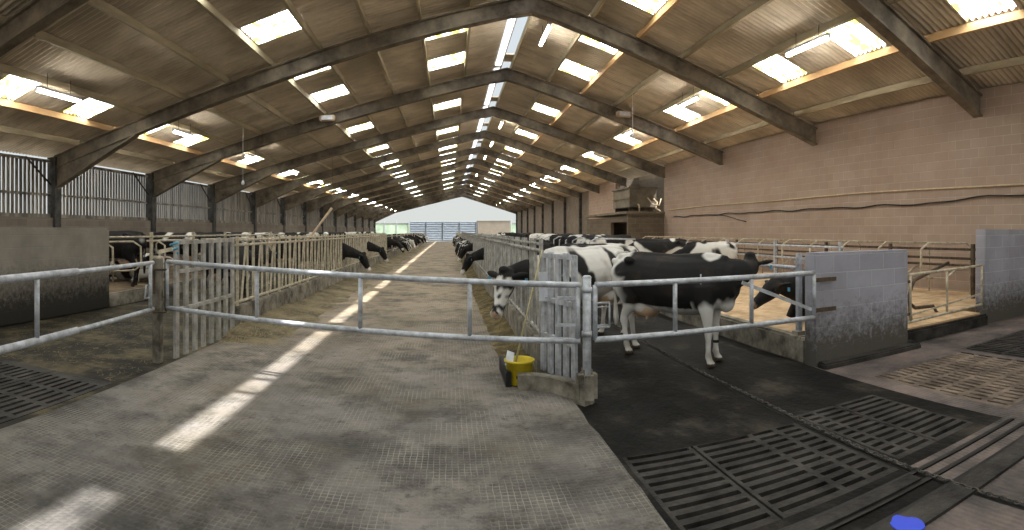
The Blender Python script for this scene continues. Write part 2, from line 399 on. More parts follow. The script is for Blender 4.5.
# rafters, I section
def rafter(y):
    w = .13; t = .04
    # the frame nearest the camera stands slightly out of square
    def off(x):
        if abs(y - 7.27) > .01: return 0
        return -.42 + (.36 * (x - RX) / (XR - RX) if x > RX else -.5 * (RX - x) / (RX - XL))
    mb = MB()
    for x0, x1, d0 in ((XL + .1, RX, .40), (XR, RX, .52)):
        za, zb = ztop(x0), ztop(x1); d1 = .40
        def seg(a0, a1, b0, b1, hw):
            k0 = len(mb.v)
            mb.prism([(x0, za - a1), (x1, zb - b1), (x1, zb - b0), (x0, za - a0)], 'y', y - hw, y + hw)
            mb.v[k0:] = [(a, b + off(a), c) for a, b, c in mb.v[k0:]]
        seg(0, t, 0, t, w); seg(d0 - t, d0, d1 - t, d1, w); seg(t, d0 - t, t, d1 - t, .055)
    # haunch where it lands on the left column
    xa, xb = XL + .12, XL + 3.2; d = .40; k0 = len(mb.v)
    mb.prism([(xa, ztop(xa) - d - .62), (xb, ztop(xb) - d), (xa, ztop(xa) - d + .02)], 'y', y - .055, y + .055)
    mb.prism([(xa, ztop(xa) - d - .66), (xb, ztop(xb) - d - .03), (xb, ztop(xb) - d + .01), (xa, ztop(xa) - d - .62)], 'y', y - w, y + w)
    # apex haunch
    zr = ztop(RX) - d
    mb.prism([(RX - .5, zr - .5 * .245 - .01), (RX, zr - .03), (RX + .5, zr - .5 * .306 - .01), (RX, zr + .02)], 'y', y - w, y + w)
    mb.v[k0:] = [(a, b + off(a), c) for a, b, c in mb.v[k0:]]
    return struct(mb, 'roof_beam', 'rafter')
for y in RAF: rafter(y)
# left columns with a thin knee brace
for y in RAF:
    struct(MB().box(XL - .16, XL + .18, y - .15, y + .15, 0, ztop(XL) - .02), 'column', 'column')
    struct(MB().tube([(XL - .02, y - .14, 3.15), (XL - .02, y - 1.3, 3.95)], .03, 6), 'beam_brace', 'dark_steel')
# left wall: low blockwork, boards above with daylight gaps
for i in range(len(RAF) - 1):
    a, b = RAF[i] + .15, RAF[i + 1] - .15
    struct(MB().box(XL - .12, XL + .1, a, b, 0, 2.08), 'wall_left', 'wall_low')
    mb = MB(); y = a + .03
    while y < b - .25:
        mb.box(XL - .1, XL - .075, y, y + .118, 2.2, 3.92); y += .18
    mb.box(XL - .075, XL - .02, a, b, 2.05, 2.2); mb.box(XL - .075, XL - .02, a, b, 2.78, 2.86); mb.box(XL - .075, XL - .02, a, b, 3.86, 3.95)
    struct(mb, 'wall_left', 'board')
# right wall
WALL_END = 25.3
struct(MB().box(XR, XR + .22, Y0, WALL_END, -.05, zsheet(XR) - .02), 'wall_right', 'wall_block')
struct(MB().box(XR, XR + .22, 33.4, 40.2, 0, zsheet(XR) - .02), 'wall_right', 'wall_block')
struct(MB().box(XR + .22, XR + 3.5, 33.4, 33.62, 0, 6.0), 'wall_right', 'hut_block_x')
struct(MB().box(XR + .2, XR + .42, 40.2, Y1, 0, 4.8), 'wall_right', 'wall_low')
struct(MB().box(XR + 1.6, XR + 1.8, 25.0, 33.5, 0, 5.7), 'wall_right', 'hut_block_y')
for y in RAF[9:]:
    struct(MB().box(XR - .02, XR + .2, y - .13, y + .13, 0 if y > 41 else 3.2, zsheet(XR) - .2), 'column', 'column')

# ------------------------------------------------------------------ floors
def cell_floor(name, rects, holes, z, mat_of, mats):
    xs = sorted({v for r in rects + holes for v in r[:2]}); ys = sorted({v for r in rects + holes for v in r[2:4]})
    mb = MB()
    for i in range(len(xs) - 1):
        for j in range(len(ys) - 1):
            cx, cy = (xs[i] + xs[i + 1]) / 2, (ys[j] + ys[j + 1]) / 2
            if not any(r[0] < cx < r[1] and r[2] < cy < r[3] for r in rects): continue
            if any(h[0] < cx < h[1] and h[2] < cy < h[3] for h in holes): continue
            mb.add([(xs[i], ys[j], z), (xs[i + 1], ys[j], z), (xs[i + 1], ys[j + 1], z), (xs[i], ys[j + 1], z)], [(0, 1, 2, 3)], mat_of(cx, cy))
    return struct(mb, name, mats)

# the feed passage: a slab, its edges a little broken
mb = MB(); ys = [Y0 + .25 * k for k in range(int((Y1 + 2 - Y0) / .25) + 1)]
def redge(y):
    w = .025 * noise.noise(Vector((y * 2.3, 0, 0))) + .02 * noise.noise(Vector((y * 7, 3, 0)))
    if y < 5.0: return 1.2 + w * 1.6
    if y < 5.75: return 1.2
    return .64 + w
vs = []
for y in ys: vs += [(-3.33, y, 0), (redge(y), y, 0), (redge(y) + .005, y, -.07), (-3.33, y, -.07)]
fs = []
for i in range(len(ys) - 1):
    a, b = 4 * i, 4 * i + 4; fs += [(a, a + 1, b + 1, b), (a + 1, a + 2, b + 2, b + 1), (a, b, b + 3, a + 3)]
mb.add(vs, fs); struct(mb, 'floor', 'passage')

holes_r = [(1.27, 2.84, 2.62, 3.86), (2.97, 3.95, 2.74, 4.02), (4.45, 6.15, 2.7, 4.5), (6.3, 8.1, 3.3, 4.62)]
def matr(x, y):
    if y > 5.2: return 0 if x < 4.2 else 1
    if x < 4.2 and y > 2.6: return 0
    if x > 4.2 and y > 2.6: return 1
    return 1 if x > 2.9 or y < 2.2 else 0
ZR = -.04
cell_floor('floor', [(.6, XR, Y0, Y1 + 2), (.6, 4.2, 2.6, 5.2), (.6, 2.9, 2.2, 5.2)], holes_r, ZR, matr, ['muck', 'crossing'])
hole_l = [(-5.2, -3.5, 1.2, 4.95)]
cell_floor('floor', [(XL, -3.3, Y0, Y1 + 2)], hole_l, ZR, lambda x, y: 0, ['muck_straw'])
for h in holes_r + hole_l:
    x0, x1, y0, y1 = h
    mb = MB().add([(x0, y0, -.6), (x1, y0, -.6), (x1, y1, -.6), (x0, y1, -.6), (x0, y0, ZR), (x1, y0, ZR), (x1, y1, ZR), (x0, y1, ZR)],
                  [(0, 1, 2, 3), (0, 1, 5, 4), (1, 2, 6, 5), (2, 3, 7, 6), (3, 0, 4, 7)])
    struct(mb, 'floor_pit', 'pit')
# slatted panels: concrete beams with open slots, a real void beneath
def slats(x0, x1, y0, y1, cols, pitch, slot, mat, along='x', rib=.05):
    """cols: list of (a,b) spans (across the slots' length) between solid ribs"""
    mb = MB(); zt, zb = ZR, ZR - .14
    if along == 'x':
        edges = [x0] + [v for c in cols for v in c] + [x1]
        for q in range(0, len(edges), 2):
            if edges[q + 1] - edges[q] > 1e-4: mb.box(edges[q], edges[q + 1], y0, y1, zb, zt)
        for a, b in cols:
            y = y0
            while y < y1 - .001:
                e = min(y + pitch - slot, y1); mb.box(a, b, y, e, zb, zt); y += pitch
    else:
        edges = [y0] + [v for c in cols for v in c] + [y1]
        for q in range(0, len(edges), 2):
            if edges[q + 1] - edges[q] > 1e-4: mb.box(x0, x1, edges[q], edges[q + 1], zb, zt)
        for a, b in cols:
            x = x0
            while x < x1 - .001:
                e = min(x + pitch - slot, x1); mb.box(x, e, a, b, zb, zt); x += pitch
    return struct(mb, 'floor_grate', mat)
slats(1.27, 1.83, 2.62, 3.86, [(1.30, 1.80)], .112, .05, 'slat')
slats(1.85, 2.84, 2.62, 3.86, [(1.88, 2.34), (2.39, 2.58), (2.63, 2.80)], .112, .05, 'slat')
slats(2.97, 3.42, 2.74, 4.02, [(3.0, 3.12), (3.16, 3.40)], .112, .05, 'slat')
slats(3.43, 3.95, 2.74, 4.02, [(3.47, 3.92)], .112, .05, 'slat')
for q in range(2):
    xa = 4.45 + q * .85
    slats(xa, xa + .84, 2.7, 4.5, [(2.76 + .3 * t, 2.99 + .3 * t) for t in range(6)][:6], .105, .035, 'slat_brown', 'y')
for q in range(2):
    xa = 6.3 + q * .9
    slats(xa, xa + .89, 3.3, 4.62, [(3.36, 3.92), (3.98, 4.56)], .105, .045, 'slat', 'y')
for q in range(2):
    xa = -5.2 + q * .85
    slats(xa, xa + .84, 1.2, 4.95, [(1.25 + .45 * t, 1.62 + .45 * t) for t in range(8)], .11, .045, 'slat', 'y')
# drain channels across the crossing
mb = MB()
for y in (2.5, 2.36, 2.2): mb.box(1.3, 4.2, y - .02, y + .02, ZR, ZR + .012)
struct(mb, 'floor_joint', 'pit')
struct(MB().box(1.25, 4.1, 2.0, 2.18, ZR - .02, ZR + .02).box(1.25, 2.8, 2.38, 2.48, ZR - .02, ZR + .025), 'floor_strip', 'slat')

# yard and things beyond the far end
struct(MB().box(-60, 60, Y1 + 2, 200, -.12, -.06), 'ground', 'yard')

struct(MB().box(-120, XL - .3, -60, 200, -.3, -.1), 'ground', 'yard')
struct(MB().box(-60, 60, -60, Y0 - .3, -.3, -.1), 'ground', 'yard')
struct(MB().prism([(-90, -.1), (90, -.1), (90, 5.5), (40, 4.2), (12, 3.8), (-14, 4.0), (-50, 5), (-90, 6)], 'y', 196, 200), 'hill', 'field')

# sheeted yard gates: horizontal-ribbed blue grey sheets on posts
t = empty('sheeted_gate', (-1, 92, 0), 'tall grey blue ribbed sheet gates closing the yard beyond the far end of the barn', 'gate')
for k in range(4):
    x0 = -6.6 + k * 2.82; mb = MB(); n_ = 44; vs = []
    for q in range(n_ + 1):
        z = -.05 + 3.25 * q / n_; dy = .04 * math.sin(q * PI / 2)
        vs += [(x0 + .04, 92 + dy, z), (x0 + 2.78, 92 + dy, z)]
    mb.add(vs, [(2 * q, 2 * q + 1, 2 * q + 3, 2 * q + 2) for q in range(n_)])
    o = mb.build('sheet_panel', 'sheet_blue', t, loc=(-1, 92, 0))
for k in range(5):
    x0 = -6.6 + k * 2.82; MB().box(x0 - .05, x0 + .05, 91.86, 91.98, -.05, 3.3).build('post', 'sheet_blue', t, loc=(-1, 92, 0))
t = empty('container', (7.6, 93, -.05), 'plain tan box container standing beside the grey blue yard gates', 'container')
mb = MB(); vs = []
mb.box(4.85, 10.4, 92, 94.4, .12, 3.3)
for k in range(19): mb.box(4.92 + .29 * k, 5.04 + .29 * k, 91.95, 92, .2, 3.2)
mb.build('body', 'sheet_tan', t, loc=(7.6, 93, -.05)); MB().box(4.8, 10.45, 91.92, 94.45, 3.3, 3.42).build('roof_rim', 'sheet_tan', t, loc=(7.6, 93, -.05))
MB().box(4.8, 10.45, 91.92, 94.45, -.05, .12).build('base_frame', 'dark_steel', t, loc=(7.6, 93, -.05))
for (a, b, lab) in ((-15, -6.8, 'green windbreak netting fence left of the grey blue yard gates'), (10.6, 19, 'green windbreak netting fence right of the tan container')):
    c = ((a + b) / 2, 92, -.05); t = empty('netting_fence', c, lab, 'fence', 'netting fences')
    MB().box(a, b, 91.98, 92.02, .6, 3.0).build('netting', 'netting', t, loc=c)
    k = a
    while k < b + .1: MB().box(k - .05, k + .05, 91.88, 91.98, -.05, 3.6).build('post', 'galv', t, loc=c); k += (b - a) / 4
    for z in (.6, 3.0): MB().bar((a, 91.93, z), (b, 91.93, z), .05, .07).build('rail', 'galv', t, loc=c)

# ------------------------------------------------------------------ low walls
def wall_with_coping(name, x0, x1, y0, y1, z1, mat, bev=.02, z0=-.06):
    return struct(MB().box(x0, x1, y0, y1, z0, z1, bev=bev), name, mat)
wall_with_coping('wall_pier', 4.2, 5.92, 5.28, 5.5, 1.38, 'pier_x', .012)
struct(MB().box(4.22, 6.02, 5.1, 5.28, ZR - .02, .03, bev=.02).box(5.9, 6.02, 5.2, 5.55, ZR - .02, .05, bev=.02), 'kerb', 'slat')
wall_with_coping('wall_pier', 8.2, XR, 5.45, 5.67, 1.68, 'pier_x', .012)
wall_with_coping('wall_pier', -7.2, -6.98, -2, 9.75, 1.72, 'concrete_wall', .05)
# cubicle kerbs and beds
struct(MB().box(4.2, 4.38, 5.5, 80, ZR - .02, .28, bev=.03), 'kerb', 'kerb')
struct(MB().box(4.38, XR, 5.95, 80, ZR - .02, .2).box(5.92, 8.2, 5.5, 5.95, ZR - .02, .17, bev=.04), 'bed', 'sand')
struct(MB().box(-7.2, -7.02, 9.75, 80, ZR - .02, .26, bev=.03), 'kerb', 'kerb')
struct(MB().box(XL + .1, -7.2, -2, 80, ZR - .02, .18), 'bed', 'bed_dull')
struct(MB().box(5.92, 8.2, 5.38, 5.5, ZR - .02, .16, bev=.03), 'kerb', 'slat')
# stub walls under the feed barriers
struct(MB().box(.99, 1.11, 6.05, 80, -.06, .42, bev=.015), 'kerb', 'kerb')
struct(MB().box(-3.46, -3.34, 8.2, 80, -.06, .42, bev=.015), 'kerb', 'kerb')
# kerb and footing by the right hand gate post
mb = MB(); pts = []
for q in range(9):
    a = q / 8; x = .72 + .62 * a; pts.append((x, 5.66 - .12 * a + .05 * math.sin(a * PI) - .42 * a * a, .05 + .03 * a))
for a, b in zip(pts, pts[1:]): mb.bar((a[0], a[1], .05), (b[0] + .01, b[1], .05), .14, .2 + 0 * a[2])
struct(mb, 'kerb', 'kerb')

# ------------------------------------------------------------------ gates and posts
def gate(name, p0, p1, zt, zb, verts, label, r=.028, mat='galv', r2=.024):
    c = ((p0[0] + p1[0]) / 2, (p0[1] + p1[1]) / 2, 0)
    t = empty(name, c, label, 'gate')
    L = lambda f, z: (p0[0] + (p1[0] - p0[0]) * f, p0[1] + (p1[1] - p0[1]) * f, z)
    Z = lambda zz, f: zz[0] + (zz[1] - zz[0]) * f
    n_ = 10
    MB().tube([L(q / n_, Z(zt, q / n_)) for q in range(n_ + 1)], r, 12).build('top_rail', mat, t, loc=c)
    MB().tube([L(q / n_, Z(zb, q / n_)) for q in range(n_ + 1)], r, 12).build('bottom_rail', mat, t, loc=c)
    for f in verts: MB().tube([L(f, Z(zb, f)), L(f, Z(zt, f))], r2, 10).build('upright', mat, t, loc=c)
    return t, c, L, Z
# across the passage
t, c, L, Z = gate('passage_gate', (-3.48, 6.12), (1.26, 5.13), (1.255, 1.125), (.66, .585), (0, .281, .541, .777, .995),
    'long galvanised two-rail tubular gate across the feed passage between the barriers', .03)
MB().tube([L(-.005, 1.3), L(-.005, .6)], .02, 8).build('hinge_pin', 'dark_steel', t, loc=c)
for z in (.74, 1.0): MB().bar(L(.95, z), L(1.0, z), .02, .03).build('latch_bar', 'galv', t, loc=c)
MB().bar(L(.952, .72), L(.952, 1.02), .02, .02).build('latch_bar', 'galv', t, loc=c)
# right alley gate
t, c, L, Z = gate('alley_gate', (1.42, 5.17), (4.12, 5.2), (1.12, 1.14), (.58, .60), (0, .319, .666, 1.0),
    'galvanised tubular gate in front of the standing cows, bolted to the block pier', .03)
for z in (1.05, .68): MB().bar(L(1.0, z), L(1.13, z), .02, .05).build('hinge_bracket', 'dark_steel', t, loc=c)
MB().bar(L(.62, 1.08), L(.985, .70), .012, .04).build('brace_strap', 'galv', t, loc=c)
for z in (.72, .9): MB().tube([L(0, z), L(.05, z), ], .008, 6).build('latch_loop', 'galv', t, loc=c)
for z in (.70, .94): MB().tube([L(0, z), L(.055, z)], .01, 6).build('latch_loop', 'galv', t, loc=c)
MB().tube([L(.055, .70), L(.055, .94)], .01, 6).build('latch_loop', 'galv', t, loc=c)
MB().tube([L(.43, 1.08), L(.43, 1.19)], .008, 6).build('hook', 'galv', t, loc=c)
# left telescopic gate
t, c, L, Z = gate('side_gate', (-3.56, 5.9), (-3.3, 2.2), (1.25, 1.23), (.665, .64), (.02, .62),
    'galvanised telescopic gate standing along the left muck alley', .026)
MB().tube([L(.45, 1.245), L(1, 1.235)], .036, 12).build('sleeve', 'galv', t, loc=c)
MB().tube([L(.45, .655), L(1, .64)], .036, 12).build('sleeve', 'galv', t, loc=c)
MB().tube([L(.03, .98), L(.05, .98), L(.06, .82), L(.03, .82)], .012, 6).build('latch_loop', 'galv', t, loc=c)
# gate in the gap between the two piers
t, c, L, Z = gate('bed_gate', (6.0, 5.36), (8.16, 5.5), (1.0, 1.03), (.3, .33), (.03, .48, 1.0),
    'short sagging tubular gate between the two block piers before the bedding', .022, 'galv_old', .02)
MB().bar(L(.03, .4), L(.97, .52), .012, .03).build('brace_strap', 'galv_old', t, loc=c)
for z in (.9, .42): MB().bar((5.9, 5.34, z), L(.03, z), .02, .04).build('hinge_bracket', 'dark_steel', t, loc=c)

def post(loc, label, build):
    t = empty('gate_post', loc, label, 'post'); build(t, loc); return t
def left_post(t, c):
    x, y, _ = c
    MB().box(x - .055, x + .055, y - .055, y + .055, -.04, 1.30, bev=.01).build('shaft', 'kerb', t, loc=c)
    MB().box(x - .065, x + .065, y - .03, y + .03, 1.3, 1.33).build('cap', 'galv_old', t, loc=c)
    for z in (.62, 1.16): MB().tube([(x - .05, y - .06, z), (x + .1, y - .06, z), (x + .12, y, z)], .014, 6).build('latch_loop', 'dark_steel', t, loc=c)
    MB().bar((x - .02, y - .06, .85), (x - .02, y - .075, 1.15), .03, .02).build('slide_bolt', 'dark_steel', t, loc=c)
post((-3.56, 6.02, 0), 'mucky square post between the left side gate and the passage gate', left_post)
def right_post(t, c):
    x, y, _ = c
    MB().tube([(x, y, -.04), (x, y, 1.2)], .042, 16).build('shaft', 'galv', t, loc=c)
    MB().lathe([(0, 1.215), (.03, 1.215), (.045, 1.2), (.045, 1.19)], (x, y, 0)).build('cap', 'galv', t, loc=c)
    MB().box(x - .09, x + .1, y - .08, y + .12, -.04, .3, bev=.05).build('footing', 'kerb', t, loc=c)
    for z in (.62, 1.05): MB().lathe([(.042, z), (.052, z), (.052, z + .05), (.042, z + .05)], (x, y, 0)).build('collar', 'galv', t, loc=c)
post((1.335, 5.16, 0), 'round galvanised post where the passage gate meets the alley gate', right_post)
def bed_post(t, c):
    x, y, _ = c
    MB().box(x - .035, x + .035, y - .035, y + .035, .2, 1.36, bev=.008).build('shaft', 'galv', t, loc=c)
    MB().box(x - .13, x + .1, y - .13, y + .1, -.05, .34, bev=.05).build('footing', 'kerb', t, loc=c)
    for z in (1.1, 1.22): MB().box(x - .045, x + .045, y - .045, y + .045, z, z + .04).build('clamp', 'galv', t, loc=c)
post((4.3, 5.75, 0), 'galvanised post in a whitened footing at the cubicle corner beside the block pier', bed_post)
# blue twine on the left barrier end
t = MB().tube([(-3.42 + .05 * math.cos(a * 1.1), 6.2 + .05 * math.sin(a * 1.1), 1.36 + .012 * a) for a in range(14)], .017, 6).build('twine', 'blue', loc=(-3.42, 6.2, 1.36))
tag(t, 'blue twine wound round the end of the left barrier', 'twine')
t = MB().bar((-3.58, 6.1, 1.38), (-3.4, 6.12, 1.42), .02, .05).bar((-3.58, 6.1, 1.32), (-3.58, 6.1, 1.4), .03, .02).build('bracket', 'galv_old', loc=(-3.5, 6.1, 1.38))
tag(t, 'small pale angle bracket above the left gate post', 'bracket')

# ------------------------------------------------------------------ feed barriers
def end_panel(p0, p1, z0, z1, nb, w, label, mat, rails):
    c = (p0[0], p0[1], 0); t = empty('barrier_end_panel', c, label, 'barrier')
    d = Vector((p1[0] - p0[0], p1[1] - p0[1], 0)); nrm = d.normalized()
    for q in range(nb):
        p = Vector((p0[0], p0[1], 0)) + d * (q / (nb - 1))
        MB().bar((p.x, p.y, z0), (p.x, p.y, z1 + (.02 if q % 2 else 0)), w, .035, up=(nrm.y, -nrm.x, 0)).build('slat', mat, t, loc=c)
    for z in rails: MB().bar((p0[0], p0[1], z), (p1[0], p1[1], z), .05, .05).build('rail', mat, t, loc=c)
    return t
end_panel((-3.4, 6.22), (-3.4, 8.1), 0, 1.53, 8, .1, 'grey panel of broad upright slats at the near end of the left barrier', 'barrier_grey', (1.5, 1.12, .62))
tp = end_panel((1.05, 6.0), (1.26, 5.38), .1, 1.4, 5, .075, 'whitish upright-slatted panel at the near end of the right barrier', 'galv', (1.38, .9, .5))
pl = MB().box(-.006, .006, -.07, .07, .88, 1.2).build('plate', 'white_plastic', tp)
pl.location = (.0, -.08, 0); pl.rotation_euler.z = -1.1; pl['label'] = 'plain white plate'

def barrier(mat):
    """3 m of diagonal feed fence along +Y, origin on the floor under its near end"""
    t = empty('feed_barrier', (0, 0, 0), '', 'barrier')
    MB().tube([(0, 0, 1.42), (0, 3, 1.42)], .024, 10).build('top_rail', mat, t)
    MB().tube([(0, 0, 1.50), (0, 3, 1.50)], .018, 8).build('locking_rail', mat, t)
    MB().tube([(0, 0, .48), (0, 3, .48)], .024, 10).build('bottom_rail', mat, t)
    for k in range(4):
        y = .06 + k * .75
        MB().bar((0, y, .42), (0, y, 1.56), .042, .042).build('upright', mat, t)
        MB().bar((0, y + .18, .48), (0, y + .38, 1.42), .03, .03, up=(1, 0, 0)).build('yoke_bar', mat, t)
        MB().bar((.0, y + .46, .48), (.0, y + .46, 1.56), .028, .03).build('neck_bar', mat, t)
    return t
pr = barrier('galv_old'); pg = barrier('barrier_grey')
for side, proto, x, ya, n_, rot in (('left', pr, -3.4, 8.25, 7, 0), ('right', pg, 1.05, 6.1, 13, 0)):
    for k in range(n_):
        o = proto if k == 0 else copy_tree(proto)
        o.location = (x, ya + 3 * k, 0)
        o['group'] = 'feed barrier sections on the %s of the passage' % side
        o['label'] = ('nearest diagonal-bar section of the %s feed barrier, next to its slatted end panel' % side) if k == 0 else \
            ('second diagonal-bar section of the %s feed barrier from its slatted end panel' % side) if k == 1 else \
            'diagonal-bar section farther along the %s feed barrier' % side
def rail_fence(x, ya, yb, zs, label, mat='galv_old', step=3.0, z0=.4, posts=True, name='rail_fence', ph=None):
    c = (x, ya, 0); t = empty(name, c, label, 'rail')
    for z in zs: MB().tube([(x, ya, z), (x, yb, z)], .026, 8).build('rail', mat, t, loc=c)
    y = ya + .1
    while posts and y < yb:
        MB().box(x - .035, x + .035, y - .035, y + .035, z0, (ph or zs[0] + .12)).build('post', mat, t, loc=c); y += step
    return t
rail_fence(-3.4, 29.3, 80, (1.35, .55), 'plain two-rail feed fence continuing the left barrier to the far end')
rail_fence(1.05, 45.2, 80, (1.35, .55), 'plain two-rail feed fence continuing the right barrier to the far end')
# cubicles: neck rails and looped dividers
def divider(mat, sgn, L_=2.0):
    t = MB().tube([(0, 0, .0), (0, 0, 1.05), (sgn * .12, 0, 1.17), (sgn * 1.5, 0, 1.2), (sgn * 1.72, 0, 1.08), (sgn * 1.74, 0, .62), (sgn * 1.55, 0, .48), (sgn * .9, 0, .42), (sgn * .5, 0, .62), (0, 0, .66)], .026, 8)
    return t.build('cubicle_divider', mat)
k = 0
for (x, sgn, base, ya, n_, lab, grp) in ((6.3, -1, .2, 17.4, 10, 'looped tube cubicle divider in the right hand bedding beyond the block pier', 'dividers of the near right cubicles'),
                                    (10.2, -1, .2, 7.2, 14, 'looped tube cubicle divider standing against the pink block wall', 'dividers of the wall cubicles'),
                                    (-9.1, 1, .18, 10.4, 16, 'looped tube cubicle divider in the left bedding behind the stained concrete wall', 'dividers of the left cubicles')):
    p = divider('galv' if x > 0 and x < 8 else 'galv_old', sgn)
    for q in range(n_):
        o = p if q == 0 else p.copy()
        if q: C.objects.link(o)
        o.location = (x, ya + 1.22 * q, base); tag(o, lab, 'divider', grp)
rail_fence(7.6, 8.6, 14, (1.3, 1.02), 'pair of galvanised head rails over the bedding behind the near block pier', 'galv', 2.44, .2)
rail_fence(4.3, 5.78, 9.6, (1.16,), 'neck rail running back from the whitened corner post', 'galv', 3.7, .2, posts=False)
rail_fence(9.6, 6.6, 30, (1.25, 1.05, .9), 'stack of dark head rails before the pink block wall', 'dark_steel', 2.44, .2)
rail_fence(-7.5, 9.8, 24, (1.5,), 'pale neck rail over the left cubicles', 'galv_old', 2.44, .18)
t = MB().tube([(6.75, 5.95, .0), (6.75, 6.0, .55), (6.82, 6.0, .72), (6.95, 6.05, .8), (8.6, 6.6, 1.0)], .03, 10).tube([(6.78, 6.0, .42), (6.9, 6.0, .34), (7.5, 6.1, .3), (7.62, 6.1, .16), (8.1, 6.2, .1)], .03, 10).build('cubicle_divider', 'dark_steel', loc=(6.75, 5.95, .17))
tag(t, 'bent rusty cubicle divider seen through the short gate between the piers', 'divider'); t.location.z = .19

# ------------------------------------------------------------------ hut with tank on the right
struct(MB().box(8.62, XR, 25.3, 25.5, 0, 2.38).box(8.62, XR, 25.25, 25.55, 2.38, 2.5), 'wall_hut', 'hut_block_x')
struct(MB().box(8.62, 8.8, 28.2, 33.3, 0, 2.38).box(8.62, 8.8, 25.5, 28.2, 2.1, 2.38), 'wall_hut', 'hut_block_y')
struct(MB().box(9.6, 9.75, 25.5, 33.3, 0, 2.38), 'wall_hut', 'hut_block_y')
struct(MB().box(8.5, XR + .2, 25.2, 33.4, 2.5, 2.62), 'slab', 'tank')
t = empty('header_tank', (9.7, 27.5, 2.62), 'large boxy grimy header tank standing on the block hut', 'tank')
c = (9.7, 27.5, 2.62)
MB().box(8.95, 10.4, 26.0, 28.8, 2.86, 3.3, bev=.02).box(8.92, 10.43, 25.97, 28.83, 3.3, 3.36).box(8.95, 10.4, 26.0, 28.8, 3.36, 3.82, bev=.02).build('body', 'tank', t, loc=c)
MB().box(8.88, 10.46, 25.93, 28.87, 3.82, 3.9, bev=.01).build('lid', 'tank', t, loc=c)
for y in (26.2, 28.5): MB().box(9.0, 10.35, y, y + .14, 2.62, 2.86).build('bearer', 'dark_steel', t, loc=c)
MB().tube([(10.2, 25.9, 3.3), (10.35, 25.75, 3.1), (10.2, 25.6, 2.8), (10.45, 25.55, 2.65)], .035, 8).build('pipe', 'conduit', t, loc=c)
MB().tube([(9.9, 25.95, 3.35), (10.1, 25.7, 3.0), (10.4, 25.6, 2.95), (10.5, 25.6, 3.3)], .03, 8).build('pipe', 'conduit', t, loc=c)
MB().tube([(9.4, 26, 3.0), (9.4, 25.85, 2.95), (9.4, 25.8, 2.66)], .04, 8).build('pipe', 'conduit', t, loc=c)
# conduit and cable on the right wall
o = MB().tube([(XR - .03, y, 2.70 + .015 * math.sin(y * .7)) for y in [5 + .6 * q for q in range(34)]], .022, 8).build('conduit', 'conduit', loc=(XR - .03, 5, 2.7)); tag(o, 'straight pale pipe running high along the pink block wall', 'pipe')
pts = [(XR - .04, 4.5 + .3 * q, 2.33 + .035 * math.sin(q * .9) * math.sin(q * .23) + (.14 if q < 6 else .14 * max(0, 1 - (q - 6) / 9))) for q in range(66)]
o = MB().tube(pts, .02, 6).build('cable', 'cable', loc=(XR - .04, 4.5, 2.4)); tag(o, 'black cable sagging along the pink block wall below the pale pipe', 'cable')
o = MB().tube([(XR - .05, 20.3 - .25 * q, 2.32 - .32 * math.sin(min(1, q / 12) * PI / 2) ** 2 * (q / 12)) for q in range(0, 13)][::-1] , .016, 6).build('cable', 'cable', loc=(XR - .05, 20, 2.3)); tag(o, 'short loose cable tail hanging below the long wall cable', 'cable')

# ------------------------------------------------------------------ lamps
def tube_lamp(x, y, z, label, grp):
    c = (x, y, z); t = empty('tube_lamp', c, label, 'lamp', grp)
    MB().box(-.05, .05, -.75, .75, .03, .09, bev=.01).build('housing', 'white_plastic', t)
    MB().tube([(0, -.72, 0), (0, .72, 0)], .045, 10).build('tube', 'ridge_glow', t)
    for s_ in (-.74, .74): MB().box(-.03, .03, s_ - .015, s_ + .015, -.03, .04).build('end_cap', 'white_plastic', t)
    for s_ in (-.4, .4): MB().tube([(0, s_, .09), (0, s_, .42)], .008, 5).build('hanger', 'dark_steel', t)
    return t
first = None
spec = []
for i in range(2, len(RAF) - 1):
    y = RAF[i]; near = i == 2
    spec.append((-8.05, y + 2.0, 'left wing', i)); spec.append((7.15, y + (1.55 if i == 2 else 2.0), 'right wing', i))
for q in (14.7, 27.4, 33.4, 39.6, 52, 64): spec.append((2.62, q, 'ridge', 9))
for x, y, w, i in spec:
    z = zsheet(x) - .42
    lab = ('single lit tube lamp nearest the camera under the %s of the roof' % w) if i == 2 else \
          ('lit tube lamp hanging just beside the roof ridge' if w == 'ridge' else 'lit tube lamp farther down the %s of the roof' % w)
    if first is None: first = tube_lamp(x, y, z, lab, 'tube lamps'); o = first
    else: o = copy_tree(first); o.location = (x, y, z)
    o['label'] = lab; o['group'] = 'tube lamps under the %s' % w
# small bulbs hanging on cords
def bulb(x, y, z, drop, lab):
    t = empty('hanging_bulb', (x, y, z), lab, 'lamp')
    MB().tube([(0, 0, 0), (0, 0, drop)], .01, 5).build('cord', 'white_plastic', t)
    MB().lathe([(0, -.12), (.045, -.1), (.06, -.05), (.045, 0), (.02, .05), (.0, .06)]).build('bulb', 'white_plastic', t)
bulb(PL[6], 17.5, 3.95 - .6, ztop(PL[6]) + .02 - 3.35, 'pale pendant switch hanging on a cord under the left roof')
bulb(PRX[2], 17.2, 4.9, ztop(PRX[2]) + .02 - 4.9, 'pale pendant switch hanging on a cord under the right roof')
for x, y, z, l in ((-4.3, 18.97, ztop(-4.3) - .2, 'small pale box light fixed to the second left rafter'), (6.3, 18.97, ztop(6.3) - .2, 'small pale box light fixed to the second right rafter')):
    t = empty('floodlight', (x, y, z), l, 'lamp')
    MB().box(-.28, .28, -.12, .12, -.1, .1, bev=.03).build('housing', 'conduit', t); MB().box(-.2, .2, -.14, -.12, -.07, .07).build('glass', 'white_plastic', t)
    MB().bar((0, .1, 0), (0, .17, .0), .04, .02).build('bracket', 'dark_steel', t)

